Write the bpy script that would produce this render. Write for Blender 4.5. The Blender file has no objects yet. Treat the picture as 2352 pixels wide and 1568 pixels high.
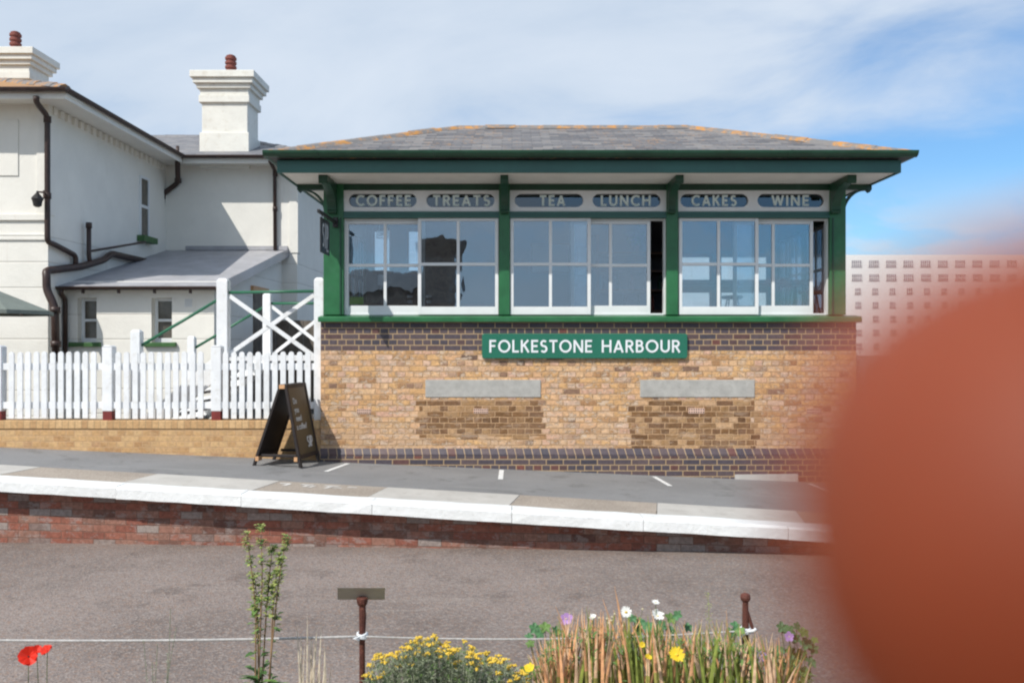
import bpy, bmesh, math, random
from mathutils import Vector, Matrix
R = math.radians
sc = bpy.context.scene
COL = sc.collection
rnd = random.Random(7)

# ------------------------------------------------------------------ camera
EYE = 1.6
cam_d = bpy.data.cameras.new("camera")
cam = bpy.data.objects.new("camera", cam_d)
COL.objects.link(cam)
cam.location = (0, 0, EYE)
cam.rotation_euler = (R(90), 0, 0)
cam_d.sensor_width = 36.0
cam_d.lens = 30.05
cam_d.shift_y = 0.0025
cam_d.clip_start = 0.002
cam_d.clip_end = 3000
cam_d.dof.use_dof = True
cam_d.dof.focus_distance = 11.6
cam_d.dof.aperture_fstop = 9.5
sc.camera = cam

# ------------------------------------------------------------------ world, sun, exposure
SUN_TRAVEL = Vector((0.80, 1.0, -1.34)).normalized()
sun_el = math.asin(-SUN_TRAVEL.z)
sun_az = math.atan2(-SUN_TRAVEL.x, -SUN_TRAVEL.y)      # clockwise from +Y
world = bpy.data.worlds.new("World")
sc.world = world
world.use_nodes = True


class NT:
    """small node tree writer"""
    def __init__(s, tree):
        s.t = tree; s.n = tree.nodes; s.l = tree.links
    def node(s, typ, **kw):
        n = s.n.new(typ)
        for k, v in kw.items():
            setattr(n, k, v)
        return n
    def put(s, sock, v):
        if isinstance(v, bpy.types.NodeSocket):
            s.l.new(v, sock)
        elif isinstance(v, (tuple, list)):
            if sock.type == 'RGBA' and len(v) == 3:
                v = (*v, 1)
            sock.default_value = v
        else:
            sock.default_value = v
    def m(s, op, a, b=0.0, c=None, clamp=False):
        n = s.node('ShaderNodeMath', operation=op, use_clamp=clamp)
        s.put(n.inputs[0], a); s.put(n.inputs[1], b)
        if c is not None: s.put(n.inputs[2], c)
        return n.outputs[0]
    def vm(s, op, a, b=(0, 0, 0)):
        n = s.node('ShaderNodeVectorMath', operation=op)
        s.put(n.inputs[0], a)
        if op == 'SCALE': s.put(n.inputs[3], b)
        else: s.put(n.inputs[1], b)
        return n.outputs[0]
    def mix(s, f, a, b, typ='MIX'):
        n = s.node('ShaderNodeMix', data_type='RGBA', blend_type=typ, clamp_factor=True)
        s.put(n.inputs[0], f); s.put(n.inputs[6], a); s.put(n.inputs[7], b)
        return n.outputs[2]
    def ramp(s, f, stops, interp='LINEAR'):
        n = s.node('ShaderNodeValToRGB')
        cr = n.color_ramp; cr.interpolation = interp
        while len(cr.elements) < len(stops): cr.elements.new(0.5)
        for e, (p, c) in zip(cr.elements, stops):
            e.position = p
            e.color = (*c, 1) if len(c) == 3 else c
        s.put(n.inputs[0], f)
        return n.outputs[0]
    def smooth(s, v, a, b, lo=0.0, hi=1.0):
        n = s.node('ShaderNodeMapRange', interpolation_type='SMOOTHSTEP')
        s.put(n.inputs[0], v); s.put(n.inputs[1], a); s.put(n.inputs[2], b)
        s.put(n.inputs[3], lo); s.put(n.inputs[4], hi)
        return n.outputs[0]
    def noise(s, vec, scale, detail=3.0, rough=0.55, dist=0.0, col=False):
        n = s.node('ShaderNodeTexNoise')
        s.put(n.inputs['Vector'], vec); s.put(n.inputs['Scale'], scale)
        s.put(n.inputs['Detail'], detail); s.put(n.inputs['Roughness'], rough)
        s.put(n.inputs['Distortion'], dist)
        return n.outputs[1] if col else n.outputs[0]
    def xyz(s, v):
        n = s.node('ShaderNodeSeparateXYZ'); s.put(n.inputs[0], v)
        return n.outputs
    def cxyz(s, x, y, z=0.0):
        n = s.node('ShaderNodeCombineXYZ')
        s.put(n.inputs[0], x); s.put(n.inputs[1], y); s.put(n.inputs[2], z)
        return n.outputs[0]
    def bump(s, h, strength=0.4, dist=0.01):
        n = s.node('ShaderNodeBump')
        s.put(n.inputs['Strength'], strength); s.put(n.inputs['Distance'], dist)
        s.put(n.inputs['Height'], h)
        return n.outputs[0]


W = NT(world.node_tree)
W.n.clear()
sky = W.node('ShaderNodeTexSky', sky_type='NISHITA', sun_disc=False)
sky.sun_elevation = sun_el
sky.sun_rotation = sun_az
sky.altitude = 10
sky.air_density = 1.0; sky.dust_density = 1.2; sky.ozone_density = 1.6
tc = W.node('ShaderNodeTexCoord').outputs['Generated']
dx, dy, dz = W.xyz(tc)
zz = W.m('ADD', W.m('MAXIMUM', dz, 0.0), 0.30)
cv = W.cxyz(W.m('DIVIDE', dx, zz), W.m('DIVIDE', dy, zz), 0.0)
cvr = W.node('ShaderNodeVectorRotate', rotation_type='Z_AXIS')
W.put(cvr.inputs['Vector'], cv); cvr.inputs['Angle'].default_value = R(24)
cst = W.vm('MULTIPLY', cvr.outputs[0], (0.75, 1.15, 1.0))
n1 = W.noise(cst, 2.3, 7, 0.56, 0.35)
n2 = W.noise(cst, 0.9, 3, 0.5, 0.0)
cov = W.m('ADD', W.m('MULTIPLY', n1, 0.75), W.m('MULTIPLY', n2, 0.55))
# clearer sky towards the east (right), streaky high cloud elsewhere
cov = W.m('SUBTRACT', cov, W.smooth(dx, 0.0, 0.48, -0.14, 0.13))
cov = W.m('ADD', cov, W.smooth(dz, 0.05, 0.40, -0.04, 0.09))
cov = W.m('SUBTRACT', cov, W.m('MULTIPLY', W.smooth(dx, 0.22, 0.42), W.smooth(dz, 0.30, 0.14, 0.0, 0.12)))
# low cumulus bank near the horizon
lowv = W.vm('MULTIPLY', tc, (1.0, 1.0, 2.6))
n3 = W.noise(lowv, 7.0, 5, 0.55, 0.3)
low = W.m('MULTIPLY', W.smooth(n3, 0.44, 0.60), W.smooth(dz, 0.19, 0.10))
fac = W.m('MAXIMUM', W.smooth(cov, 0.42, 0.80), W.m('MULTIPLY', low, 0.75))
fac = W.m('MULTIPLY', fac, 0.92)
ccol = W.mix(W.smooth(n1, 0.25, 0.75), (3.6, 4.25, 5.1), (4.6, 5.08, 5.7))
scol = W.mix(1.0, sky.outputs[0], (0.57, 0.82, 1.0), 'MULTIPLY')
wc = W.mix(fac, scol, ccol)
bg = W.node('ShaderNodeBackground')
W.put(bg.inputs[0], wc)
bg.inputs[1].default_value = 0.115
wo = W.node('ShaderNodeOutputWorld')
W.l.new(bg.outputs[0], wo.inputs[0])

sd = bpy.data.lights.new("sun", 'SUN')
sd.energy = 2.9
sd.angle = R(0.5)
sd.color = (1.0, 0.965, 0.90)
so = bpy.data.objects.new("sun", sd)
COL.objects.link(so)
so.location = (-20, -25, 40)
so.rotation_euler = SUN_TRAVEL.to_track_quat('-Z', 'Y').to_euler()

sc.view_settings.view_transform = 'Standard'
sc.view_settings.look = 'None'
sc.view_settings.exposure = 0.50
sc.view_settings.gamma = 1.0
sc.cycles.filter_width = 2.2
sc.cycles.use_denoising = True
sc.cycles.max_bounces = 10
sc.cycles.transparent_max_bounces = 16
sc.cycles.caustics_reflective = False
sc.cycles.caustics_refractive = False

# ------------------------------------------------------------------ pixel to metre (2352-wide reading of the photo)
F = 1963.0
def fx(px, Y): return (px - 1176.0) * Y / F
def fz(py, Y): return EYE - (py - 790.0) * Y / F
def pt(px, py, Y): return (fx(px, Y), Y, fz(py, Y))

# ------------------------------------------------------------------ materials
def new_mat(name):
    m = bpy.data.materials.new(name)
    m.use_nodes = True
    t = NT(m.node_tree)
    t.n.clear()
    out = t.node('ShaderNodeOutputMaterial')
    b = t.node('ShaderNodeBsdfPrincipled')
    t.l.new(b.outputs[0], out.inputs[0])
    return m, t, b, out

def pos(t):
    return t.node('ShaderNodeNewGeometry').outputs['Position']

def paint(name, col, rough=0.5, var=0.12, scale=5.0, bump=0.08, bscale=60.0, spec=0.5, dirt=None, dirt_amt=0.0, metal=0.0):
    m, t, b, o = new_mat(name)
    p = pos(t)
    n = t.noise(p, scale, 4, 0.6)
    f = t.smooth(n, 0.25, 0.75)
    lo = tuple(c * (1 - var) for c in col); hi = tuple(min(1, c * (1 + var)) for c in col)
    c = t.mix(f, lo, hi)
    if dirt:
        d = t.smooth(t.noise(p, scale * 2.3, 5, 0.65), 0.52, 0.72)
        c = t.mix(t.m('MULTIPLY', d, dirt_amt), c, dirt)
    t.put(b.inputs['Base Color'], c)
    t.put(b.inputs['Roughness'], t.m('ADD', rough - 0.06, t.m('MULTIPLY', n, 0.12)))
    b.inputs['Specular IOR Level'].default_value = spec
    b.inputs['Metallic'].default_value = metal
    if bump:
        t.put(b.inputs['Normal'], t.bump(t.noise(p, bscale, 3), bump, 0.01))
    return m

def wall_uv(t):
    g = t.node('ShaderNodeNewGeometry')
    px, py, pz_ = t.xyz(g.outputs['Position'])
    nx, ny, nz = t.xyz(g.outputs['True Normal'])
    side = t.m('GREATER_THAN', t.m('ABSOLUTE', nx), t.m('ABSOLUTE', ny))
    u = t.m('ADD', t.m('MULTIPLY', py, side), t.m('MULTIPLY', px, t.m('SUBTRACT', 1.0, side)))
    return g.outputs['Position'], u, pz_

def bricks(name, stops, mortar, rh=0.075, L=0.225, english=True, joint=0.0055, wob=0.003, zoff=0.0,
           rough=0.75, spall=None, spall_amt=0.0, patch=None, bump=0.5, tone=0.2, edge=0.004, smear=False, slant=0.0):
    m, t, b, o = new_mat(name)
    P, u, v = wall_uv(t)
    nz = t.noise(P, 9.0, 3, 0.6, col=True)
    nr, ng, nb = t.xyz(nz)
    u = t.m('ADD', u, t.m('MULTIPLY', t.m('SUBTRACT', nr, 0.5), wob * 4))
    v = t.m('ADD', v, t.m('MULTIPLY', t.m('SUBTRACT', ng, 0.5), wob * 3))
    v = t.m('SUBTRACT', v, zoff)
    if slant: u = t.m('ADD', u, t.m('MULTIPLY', v, slant))
    row = t.m('FLOOR', t.m('DIVIDE', v, rh))
    par = t.m('FLOORED_MODULO', row, 2.0)
    if english:
        w = t.m('SUBTRACT', L, t.m('MULTIPLY', par, L * 0.5))
        uo = t.m('ADD', u, t.m('MULTIPLY', par, L * 0.25))
    else:
        w = L
        uo = t.m('ADD', u, t.m('MULTIPLY', par, L * 0.5))
    q = t.m('DIVIDE', uo, w)
    col = t.m('FLOOR', q)
    fu = t.m('MULTIPLY', t.m('FRACT', q), w)
    fv = t.m('MULTIPLY', t.m('FRACT', t.m('DIVIDE', v, rh)), rh)
    du = t.m('MINIMUM', fu, t.m('SUBTRACT', w, fu))
    dv = t.m('MINIMUM', fv, t.m('SUBTRACT', rh, fv))
    d = t.m('MINIMUM', du, dv)
    d = t.m('ADD', d, t.m('MULTIPLY', t.m('SUBTRACT', t.noise(P, 45.0, 3, 0.6), 0.5), edge * 1.6))
    mask = t.smooth(d, joint - edge * 0.5, joint + edge * 0.5)
    wn = t.node('ShaderNodeTexWhiteNoise', noise_dimensions='3D')
    t.put(wn.inputs['Vector'], t.cxyz(col, row, t.m('MULTIPLY', par, 7.3)))
    idv = wn.outputs[0]
    bc = t.ramp(idv, stops)
    if patch:
        x0, x1, z0, z1, pst = patch[0]
        tot = None
        px, py, pz_ = t.xyz(P)
        wv = t.m('MULTIPLY', t.m('SUBTRACT', idv, 0.5), 0.16)
        for (x0, x1, z0, z1, _) in patch:
            ax = t.m('MULTIPLY', t.m('GREATER_THAN', t.m('ADD', px, wv), x0), t.m('LESS_THAN', t.m('ADD', px, wv), x1))
            az = t.m('MULTIPLY', t.m('GREATER_THAN', t.m('ADD', pz_, t.m('MULTIPLY', wv, 0.4)), z0), t.m('LESS_THAN', pz_, z1))
            q1 = t.m('MULTIPLY', ax, az)
            tot = q1 if tot is None else t.m('MAXIMUM', tot, q1)
        wn2 = t.node('ShaderNodeTexWhiteNoise', noise_dimensions='3D')
        t.put(wn2.inputs['Vector'], t.cxyz(col, row, 3.7))
        bc = t.mix(tot, bc, t.ramp(wn2.outputs[0], patch[0][4]))
    tn = t.noise(P, 26.0, 4, 0.65)
    bc = t.mix(t.smooth(tn, 0.25, 0.75), t.mix(1.0, bc, (1 - tone,) * 3, 'MULTIPLY'), t.mix(1.0, bc, (1 + tone,) * 3, 'MULTIPLY'))
    h = mask
    if spall:
        sp = t.m('MULTIPLY', t.smooth(t.noise(t.vm('MULTIPLY', P, (1, 1, 1.7)), 7.0, 6, 0.70), 0.51, 0.60), spall_amt)
        if smear:
            sp = t.m('MULTIPLY', sp, t.m('SUBTRACT', 1.0, t.m('MULTIPLY', tot, 0.85)))
            # flush lime mortar smeared over the lower courses, with its own ragged outline
            sx3 = t.noise(t.vm('MULTIPLY', P, (0.8, 1, 2.2)), 2.6, 6, 0.65)
            band = t.m('MULTIPLY', t.smooth(v, 0.62, 0.30), t.smooth(sx3, 0.44, 0.60))
            band = t.m('MULTIPLY', band, t.m('SUBTRACT', 1.0, t.m('MULTIPLY', tot, 0.9)))
            bc = t.mix(t.m('MULTIPLY', band, 0.6), bc, (0.60, 0.45, 0.34))
            gy = t.m('MULTIPLY', t.smooth(t.noise(t.vm('MULTIPLY', P, (0.7, 1, 3.0)), 4.0, 6, 0.72), 0.55, 0.62), t.smooth(v, 0.95, 0.45))
            gy = t.m('MULTIPLY', gy, t.m('SUBTRACT', 1.0, t.m('MULTIPLY', tot, 0.7)))
            bc = t.mix(t.m('MULTIPLY', gy, 0.75), bc, (0.60, 0.55, 0.50))
            mask = t.m('MULTIPLY', mask, t.m('SUBTRACT', 1.0, t.m('MULTIPLY', t.m('MAXIMUM', band, gy), 0.6)))
        bc = t.mix(sp, bc, spall)
        pits = t.smooth(t.noise(P, 34.0, 4, 0.7), 0.64, 0.72)
        bc = t.mix(t.m('MULTIPLY', pits, 0.55), bc, tuple(c * 0.35 for c in spall))
        h = t.m('SUBTRACT', h, t.m('ADD', t.m('MULTIPLY', sp, 0.45), t.m('MULTIPLY', pits, 0.8)))
    mc = t.mix(t.smooth(t.noise(P, 12.0, 3), 0.3, 0.7), tuple(c * 0.82 for c in mortar), mortar)
    c = t.mix(mask, mc, bc)
    t.put(b.inputs['Base Color'], c)
    b.inputs['Roughness'].default_value = rough
    b.inputs['Specular IOR Level'].default_value = 0.3
    hh = t.m('ADD', h, t.m('MULTIPLY', tn, 0.5))
    t.put(b.inputs['Normal'], t.bump(hh, bump, 0.018))
    return m

STOCK = [(0.0, (0.36, 0.19, 0.095)), (0.14, (0.57, 0.325, 0.150)), (0.32, (0.68, 0.405, 0.185)), (0.50, (0.65, 0.38, 0.205)),
         (0.64, (0.71, 0.455, 0.255)), (0.78, (0.62, 0.365, 0.255)), (0.90, (0.68, 0.48, 0.34)), (0.96, (0.38, 0.225, 0.140)), (1.0, (0.16, 0.095, 0.070))]
DARKS = [(0.0, (0.135, 0.068, 0.030)), (0.3, (0.23, 0.118, 0.048)), (0.55, (0.19, 0.100, 0.052)), (0.75, (0.32, 0.180, 0.078)), (0.9, (0.43, 0.255, 0.125)), (1.0, (0.58, 0.36, 0.20))]
BLUES = [(0.0, (0.065, 0.058, 0.072)), (0.4, (0.090, 0.072, 0.084)), (0.75, (0.120, 0.086, 0.088)), (0.93, (0.105, 0.062, 0.060)), (1.0, (0.20, 0.070, 0.055))]
M = {}
M['stock'] = bricks('stock brick', STOCK, (0.64, 0.40, 0.225), joint=0.0055, wob=0.008, zoff=0.035,
                    spall=(0.63, 0.49, 0.37), spall_amt=0.8, bump=0.85, tone=0.24, smear=True,
                    patch=[(-1.22, 0.42, 0.36, 0.85, DARKS), (1.60, 3.22, 0.22, 0.85, DARKS)])
M['blue'] = bricks('blue brick', BLUES, (0.46, 0.32, 0.18), joint=0.006, wob=0.0015, zoff=0.010, rough=0.5, bump=0.4, tone=0.16, edge=0.003)
M['brown_brick'] = bricks('brown brick', [(0, (0.30, 0.22, 0.17)), (0.5, (0.42, 0.31, 0.24)), (1, (0.52, 0.40, 0.31))], (0.45, 0.38, 0.32))
M['blue_slope'] = bricks('plinth brick', BLUES, (0.46, 0.32, 0.18), rh=0.5, L=0.112, english=False, joint=0.005, wob=0.001, zoff=-0.1, rough=0.45, bump=0.3, tone=0.14, edge=0.003, slant=0.25)
M['lowwall'] = bricks('garden wall brick', [(0, (0.44, 0.25, 0.115)), (0.35, (0.55, 0.335, 0.155)), (0.7, (0.61, 0.395, 0.195)), (1, (0.46, 0.27, 0.14))],
                      (0.58, 0.37, 0.21), joint=0.004, wob=0.003, zoff=0.01, spall=(0.52, 0.35, 0.19), spall_amt=0.5, bump=0.4, tone=0.18)
M['lowcap'] = bricks('wall capping brick', [(0, (0.46, 0.27, 0.13)), (0.5, (0.56, 0.345, 0.165)), (1, (0.63, 0.41, 0.21))],
                     (0.44, 0.30, 0.16), rh=0.5, L=0.085, english=False, joint=0.004, wob=0.002, zoff=0.2, bump=0.4, tone=0.18)
M['redbrick'] = bricks('platform face brick', [(0, (0.22, 0.082, 0.058)), (0.3, (0.29, 0.105, 0.070)), (0.55, (0.29, 0.155, 0.115)), (0.72, (0.12, 0.055, 0.042)), (0.86, (0.33, 0.27, 0.24)), (1, (0.27, 0.22, 0.20))],
                       (0.20, 0.12, 0.09), rh=0.078, L=0.24, english=False, joint=0.003, wob=0.004, spall=(0.34, 0.30, 0.28), spall_amt=0.45, bump=0.5, tone=0.25)
M['white_wall'] = None

def render_mat(name, col, stain=(0.5, 0.42, 0.33), courses=None, bumpy=0.5):
    m, t, b, o = new_mat(name)
    P, u, v = wall_uv(t)
    n = t.noise(P, 2.2, 5, 0.6)
    c = t.mix(t.smooth(n, 0.3, 0.75), tuple(k * 0.94 for k in col), col)
    st = t.smooth(t.noise(t.vm('MULTIPLY', P, (3.0, 3.0, 0.6)), 1.8, 5, 0.65), 0.60, 0.80)
    c = t.mix(t.m('MULTIPLY', st, 0.34), c, stain)
    h = t.m('ADD', t.m('MULTIPLY', t.noise(P, 9.0, 4, 0.6), 0.9), t.m('MULTIPLY', t.noise(P, 38.0, 3, 0.6), 0.35))
    if courses:
        rh, ztop = courses
        f = t.m('FRACT', t.m('DIVIDE', v, rh))
        g = t.m('MULTIPLY', t.smooth(t.m('ABSOLUTE', t.m('SUBTRACT', f, 0.5)), 0.46, 0.49), t.m('LESS_THAN', v, ztop))
        h = t.m('SUBTRACT', h, t.m('MULTIPLY', g, 2.0))
        c = t.mix(t.m('MULTIPLY', g, 0.22), c, tuple(k * 0.6 for k in stain))
    t.put(b.inputs['Base Color'], c)
    b.inputs['Roughness'].default_value = 0.72
    b.inputs['Specular IOR Level'].default_value = 0.25
    t.put(b.inputs['Normal'], t.bump(h, bumpy, 0.02))
    return m
M['white_wall'] = render_mat('white painted render', (0.84, 0.81, 0.74), courses=(0.42, 3.72), bumpy=0.35)
M['hotel_wall'] = render_mat('pale hotel render', (0.78, 0.765, 0.74), bumpy=0.1)

def slates(name, col_stops, lichen=(0.42, 0.22, 0.075), lich=0.5, thr=0.60, rh=0.042, L=0.26, smooth_sheet=False):
    m, t, b, o = new_mat(name)
    P, u, v = wall_uv(t)
    nn = t.noise(P, 3.0, 3)
    v2 = t.m('ADD', v, t.m('MULTIPLY', t.m('SUBTRACT', nn, 0.5), 0.012))
    row = t.m('FLOOR', t.m('DIVIDE', v2, rh))
    par = t.m('FLOORED_MODULO', row, 2.0)
    q = t.m('DIVIDE', t.m('ADD', u, t.m('MULTIPLY', par, L * 0.5)), L)
    col = t.m('FLOOR', q)
    wn = t.node('ShaderNodeTexWhiteNoise', noise_dimensions='2D')
    t.put(wn.inputs['Vector'], t.cxyz(col, row))
    c = t.ramp(wn.outputs[0], col_stops)
    fv = t.m('FRACT', t.m('DIVIDE', v2, rh))
    fu = t.m('FRACT', q)
    gap = t.m('MAXIMUM', t.smooth(fv, 0.26, 0.06), t.m('MULTIPLY', t.smooth(t.m('ABSOLUTE', t.m('SUBTRACT', fu, 0.5)), 0.47, 0.49), 0.7))
    c = t.mix(t.m('MULTIPLY', gap, 0.8), c, tuple(k * 0.25 for k in col_stops[0][1]))
    wx = t.smooth(t.noise(P, 16.0, 4, 0.7), 0.45, 0.75)
    c = t.mix(t.m('MULTIPLY', wx, 0.28), c, (0.36, 0.35, 0.33))
    li = t.smooth(t.m('ADD', t.noise(P, 14.0, 6, 0.75), t.m('MULTIPLY', t.noise(P, 1.1, 2), 0.28)), thr + 0.10, thr + 0.20)
    c = t.mix(t.m('MULTIPLY', li, lich), c, lichen)
    t.put(b.inputs['Base Color'], c)
    b.inputs['Roughness'].default_value = 0.6
    b.inputs['Specular IOR Level'].default_value = 0.35
    h = t.m('ADD', t.m('SUBTRACT', 1.0, gap), t.m('MULTIPLY', wn.outputs[0], 0.3))
    t.put(b.inputs['Normal'], t.bump(h, 0.5, 0.008))
    return m
M['slate'] = slates('slate roof', [(0, (0.100, 0.098, 0.106)), (0.5, (0.165, 0.158, 0.162)), (1, (0.245, 0.228, 0.218))], lich=0.55, thr=0.60, rh=0.044)
M['slate_house'] = slates('house slate', [(0, (0.17, 0.17, 0.185)), (0.5, (0.21, 0.21, 0.225)), (1, (0.25, 0.24, 0.245))], lich=0.5, thr=0.64, rh=0.07)
M['slate_orange'] = slates('lichen covered slate', [(0, (0.26, 0.16, 0.10)), (0.5, (0.33, 0.19, 0.10)), (1, (0.40, 0.21, 0.09))], lich=0.9, thr=0.42, rh=0.07)
def ridge_mat():
    m, t, b, o = new_mat('ridge tile')
    P = pos(t)
    n = t.noise(P, 6.5, 6, 0.7)
    c = t.mix(t.smooth(n, 0.45, 0.62), (0.19, 0.182, 0.18), (0.50, 0.235, 0.062))
    c = t.mix(t.smooth(t.noise(P, 20, 4, 0.7), 0.55, 0.72), c, (0.30, 0.28, 0.25))
    t.put(b.inputs['Base Color'], c); b.inputs['Roughness'].default_value = 0.8
    t.put(b.inputs['Normal'], t.bump(n, 0.5, 0.02))
    return m
M['ridge'] = ridge_mat()
M['felt'] = paint('lean-to roofing felt', (0.37, 0.365, 0.38), 0.65, 0.14, 3.0, 0.3, 90, 0.4, dirt=(0.30, 0.28, 0.25), dirt_amt=0.5)
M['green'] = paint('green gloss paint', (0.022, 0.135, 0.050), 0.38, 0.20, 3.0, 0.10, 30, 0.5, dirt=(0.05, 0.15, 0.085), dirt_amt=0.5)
M['green_dark_shaded'] = paint('dark green paint with eaves shade', (0.012, 0.060, 0.032), 0.40, 0.22, 3.0, 0.10, 30, 0.5, dirt=(0.03, 0.085, 0.055), dirt_amt=0.5)  # dark green, deepened further to put the eaves shade into the colour
M['green_blue'] = paint('blue green paint', (0.028, 0.115, 0.095), 0.38, 0.12, 3.0, 0.05, 40, 0.5)
M['green_sign'] = paint('green enamel', (0.020, 0.155, 0.098), 0.28, 0.05, 2.0, 0.0, 40, 0.5)
M['green_rail'] = paint('green rail paint', (0.03, 0.15, 0.08), 0.4, 0.1, 8.0, 0.05)
M['green_sill'] = paint('green sill paint', (0.045, 0.125, 0.035), 0.5, 0.15, 6.0, 0.05)
M['white'] = paint('white gloss paint', (0.78, 0.79, 0.79), 0.38, 0.04, 4.0, 0.04, 50, 0.5)
M['white_fence'] = paint('white fence paint', (0.82, 0.825, 0.83), 0.55, 0.07, 5.0, 0.15, 40, 0.4, dirt=(0.50, 0.46, 0.38), dirt_amt=0.32)
M['white_soffit'] = paint('white soffit boards', (0.86, 0.82, 0.77), 0.6, 0.05, 4.0, 0.05)
M['chim'] = paint('white chimney paint', (0.79, 0.775, 0.71), 0.7, 0.05, 3.0, 0.35, 14, 0.25, dirt=(0.48, 0.40, 0.30), dirt_amt=0.3)
M['pot'] = paint('terracotta', (0.20, 0.055, 0.040), 0.7, 0.2, 9.0, 0.1)
M['pipe'] = paint('brown black pipe paint', (0.042, 0.022, 0.017), 0.45, 0.3, 8.0, 0.1, dirt=(0.11, 0.05, 0.03), dirt_amt=0.4)
M['black'] = paint('black paint', (0.018, 0.016, 0.016), 0.45, 0.2, 8.0, 0.05)
M['board_dark'] = paint('black stained timber', (0.018, 0.012, 0.011), 0.55, 0.3, 12.0, 0.1)
M['board_face'] = paint('olive brown chalkboard', (0.065, 0.052, 0.026), 0.40, 0.15, 5.0, 0.02)
M['wood_end'] = paint('cut timber', (0.58, 0.32, 0.16), 0.7, 0.15, 30.0, 0.1)
M['letter_white'] = paint('white lettering', (0.80, 0.82, 0.84), 0.4, 0.02, 4.0, 0.0)
M['letter_pale'] = paint('pale glass lettering', (0.74, 0.84, 0.80), 0.5, 0.04, 4.0, 0.0)
M['chalk'] = paint('chalk lettering', (0.62, 0.62, 0.60), 0.8, 0.15, 60.0, 0.0)
M['concrete'] = paint('old concrete', (0.42, 0.405, 0.375), 0.85, 0.14, 7.0, 0.35, 70, 0.25, dirt=(0.30, 0.29, 0.26), dirt_amt=0.45)
M['slab'] = paint('pale paving concrete', (0.50, 0.475, 0.44), 0.85, 0.09, 2.5, 0.25, 120, 0.25, dirt=(0.33, 0.30, 0.26), dirt_amt=0.4)
M['airbrick'] = paint('terracotta air brick', (0.74, 0.50, 0.39), 0.75, 0.1, 20.0, 0.1)
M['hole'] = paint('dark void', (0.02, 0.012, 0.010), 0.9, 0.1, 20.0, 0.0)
M['rust'] = paint('rusty iron', (0.105, 0.034, 0.024), 0.7, 0.35, 30.0, 0.35, 90, 0.4, dirt=(0.20, 0.08, 0.04), dirt_amt=0.6)
M['rope'] = paint('pale rope', (0.48, 0.46, 0.44), 0.85, 0.2, 60.0, 0.4, 220)
M['plate'] = paint('grey metal plate', (0.60, 0.55, 0.46), 0.5, 0.12, 12.0, 0.05, 60, 0.5)
M['fence_wood'] = paint('weathered fence boards', (0.16, 0.135, 0.11), 0.8, 0.3, 6.0, 0.2, 40, 0.3)
M['int_wall'] = paint('dark interior wall', (0.115, 0.12, 0.145), 0.7, 0.08, 2.0, 0.0)
M['int_ceiling'] = paint('interior ceiling boards', (0.30, 0.26, 0.23), 0.7, 0.08, 2.0, 0.0)
M['int_wood'] = paint('brown timber top', (0.19, 0.085, 0.052), 0.45, 0.2, 5.0, 0.05)
M['int_light'] = paint('pale interior paint', (0.62, 0.68, 0.70), 0.6, 0.06, 3.0, 0.0)
M['canvas'] = paint('grey green canvas', (0.20, 0.225, 0.20), 0.85, 0.1, 5.0, 0.15, 200, 0.2)
M['red_base'] = paint('oxide red base paint', (0.20, 0.030, 0.026), 0.5, 0.2, 12.0, 0.1)
M['lime'] = paint('lime green card', (0.45, 0.88, 0.05), 0.5, 0.05, 9.0, 0.0)
M['paper'] = paint('white paper', (0.75, 0.77, 0.80), 0.8, 0.03, 9.0, 0.0)
M['hotel_glass'] = paint('hotel window glass', (0.23, 0.225, 0.25), 0.3, 0.45, 0.6, 0.0)
M['yard'] = paint('yard tarmac', (0.085, 0.080, 0.076), 0.9, 0.2, 3.0, 0.3, 90, 0.25)
M['soil'] = paint('dry bed soil', (0.10, 0.07, 0.05), 0.95, 0.3, 8.0, 0.5, 60, 0.2)

def ground_mat(name, base, speck, dark, sscale, amount, patch=0.25, pscale=0.7, tint=None, stain=None, scuff=None):
    m, t, b, o = new_mat(name)
    P = pos(t)
    c = t.mix(t.smooth(t.noise(P, pscale, 5, 0.6), 0.3, 0.7), tuple(k * (1 - patch) for k in base), tuple(k * (1 + patch) for k in base))
    if stain:
        c = t.mix(t.m('MULTIPLY', t.smooth(t.noise(P, 2.6, 6, 0.68), 0.54, 0.66), 0.7), c, stain)
        c = t.mix(t.m('MULTIPLY', t.smooth(t.noise(t.vm('MULTIPLY', P, (0.35, 3.0, 1)), 1.7, 6, 0.7), 0.57, 0.68), 0.6), c, scuff)
    vo = t.node('ShaderNodeTexVoronoi'); t.put(vo.inputs['Vector'], P); vo.inputs['Scale'].default_value = sscale
    vr, vg, vb = t.xyz(vo.outputs['Color'])
    c = t.mix(t.m('MULTIPLY', t.smooth(vr, 0.50, 1.0), amount), c, speck)
    c = t.mix(t.m('MULTIPLY', t.smooth(vg, 0.60, 1.0), amount), c, dark)
    if tint:
        c = t.mix(t.m('MULTIPLY', t.smooth(vb, 0.70, 0.95), amount), c, tint)
    t.put(b.inputs['Base Color'], c)
    b.inputs['Roughness'].default_value = 0.9
    b.inputs['Specular IOR Level'].default_value = 0.25
    h = t.m('ADD', vo.outputs['Distance'], t.m('MULTIPLY', t.noise(P, 3.0, 4), 0.6))
    t.put(b.inputs['Normal'], t.bump(h, 0.45, 0.012))
    return m
M['tarmac'] = ground_mat('platform tarmac', (0.245, 0.242, 0.243), (0.33, 0.325, 0.32), (0.15, 0.15, 0.152), 130, 0.30, 0.09, 0.9, stain=(0.165, 0.162, 0.16), scuff=(0.33, 0.325, 0.315))
M['gravel_slab'] = ground_mat('worn aggregate slab', (0.37, 0.315, 0.265), (0.50, 0.44, 0.37), (0.22, 0.18, 0.15), 80, 0.5, 0.12, 1.6)
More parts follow.
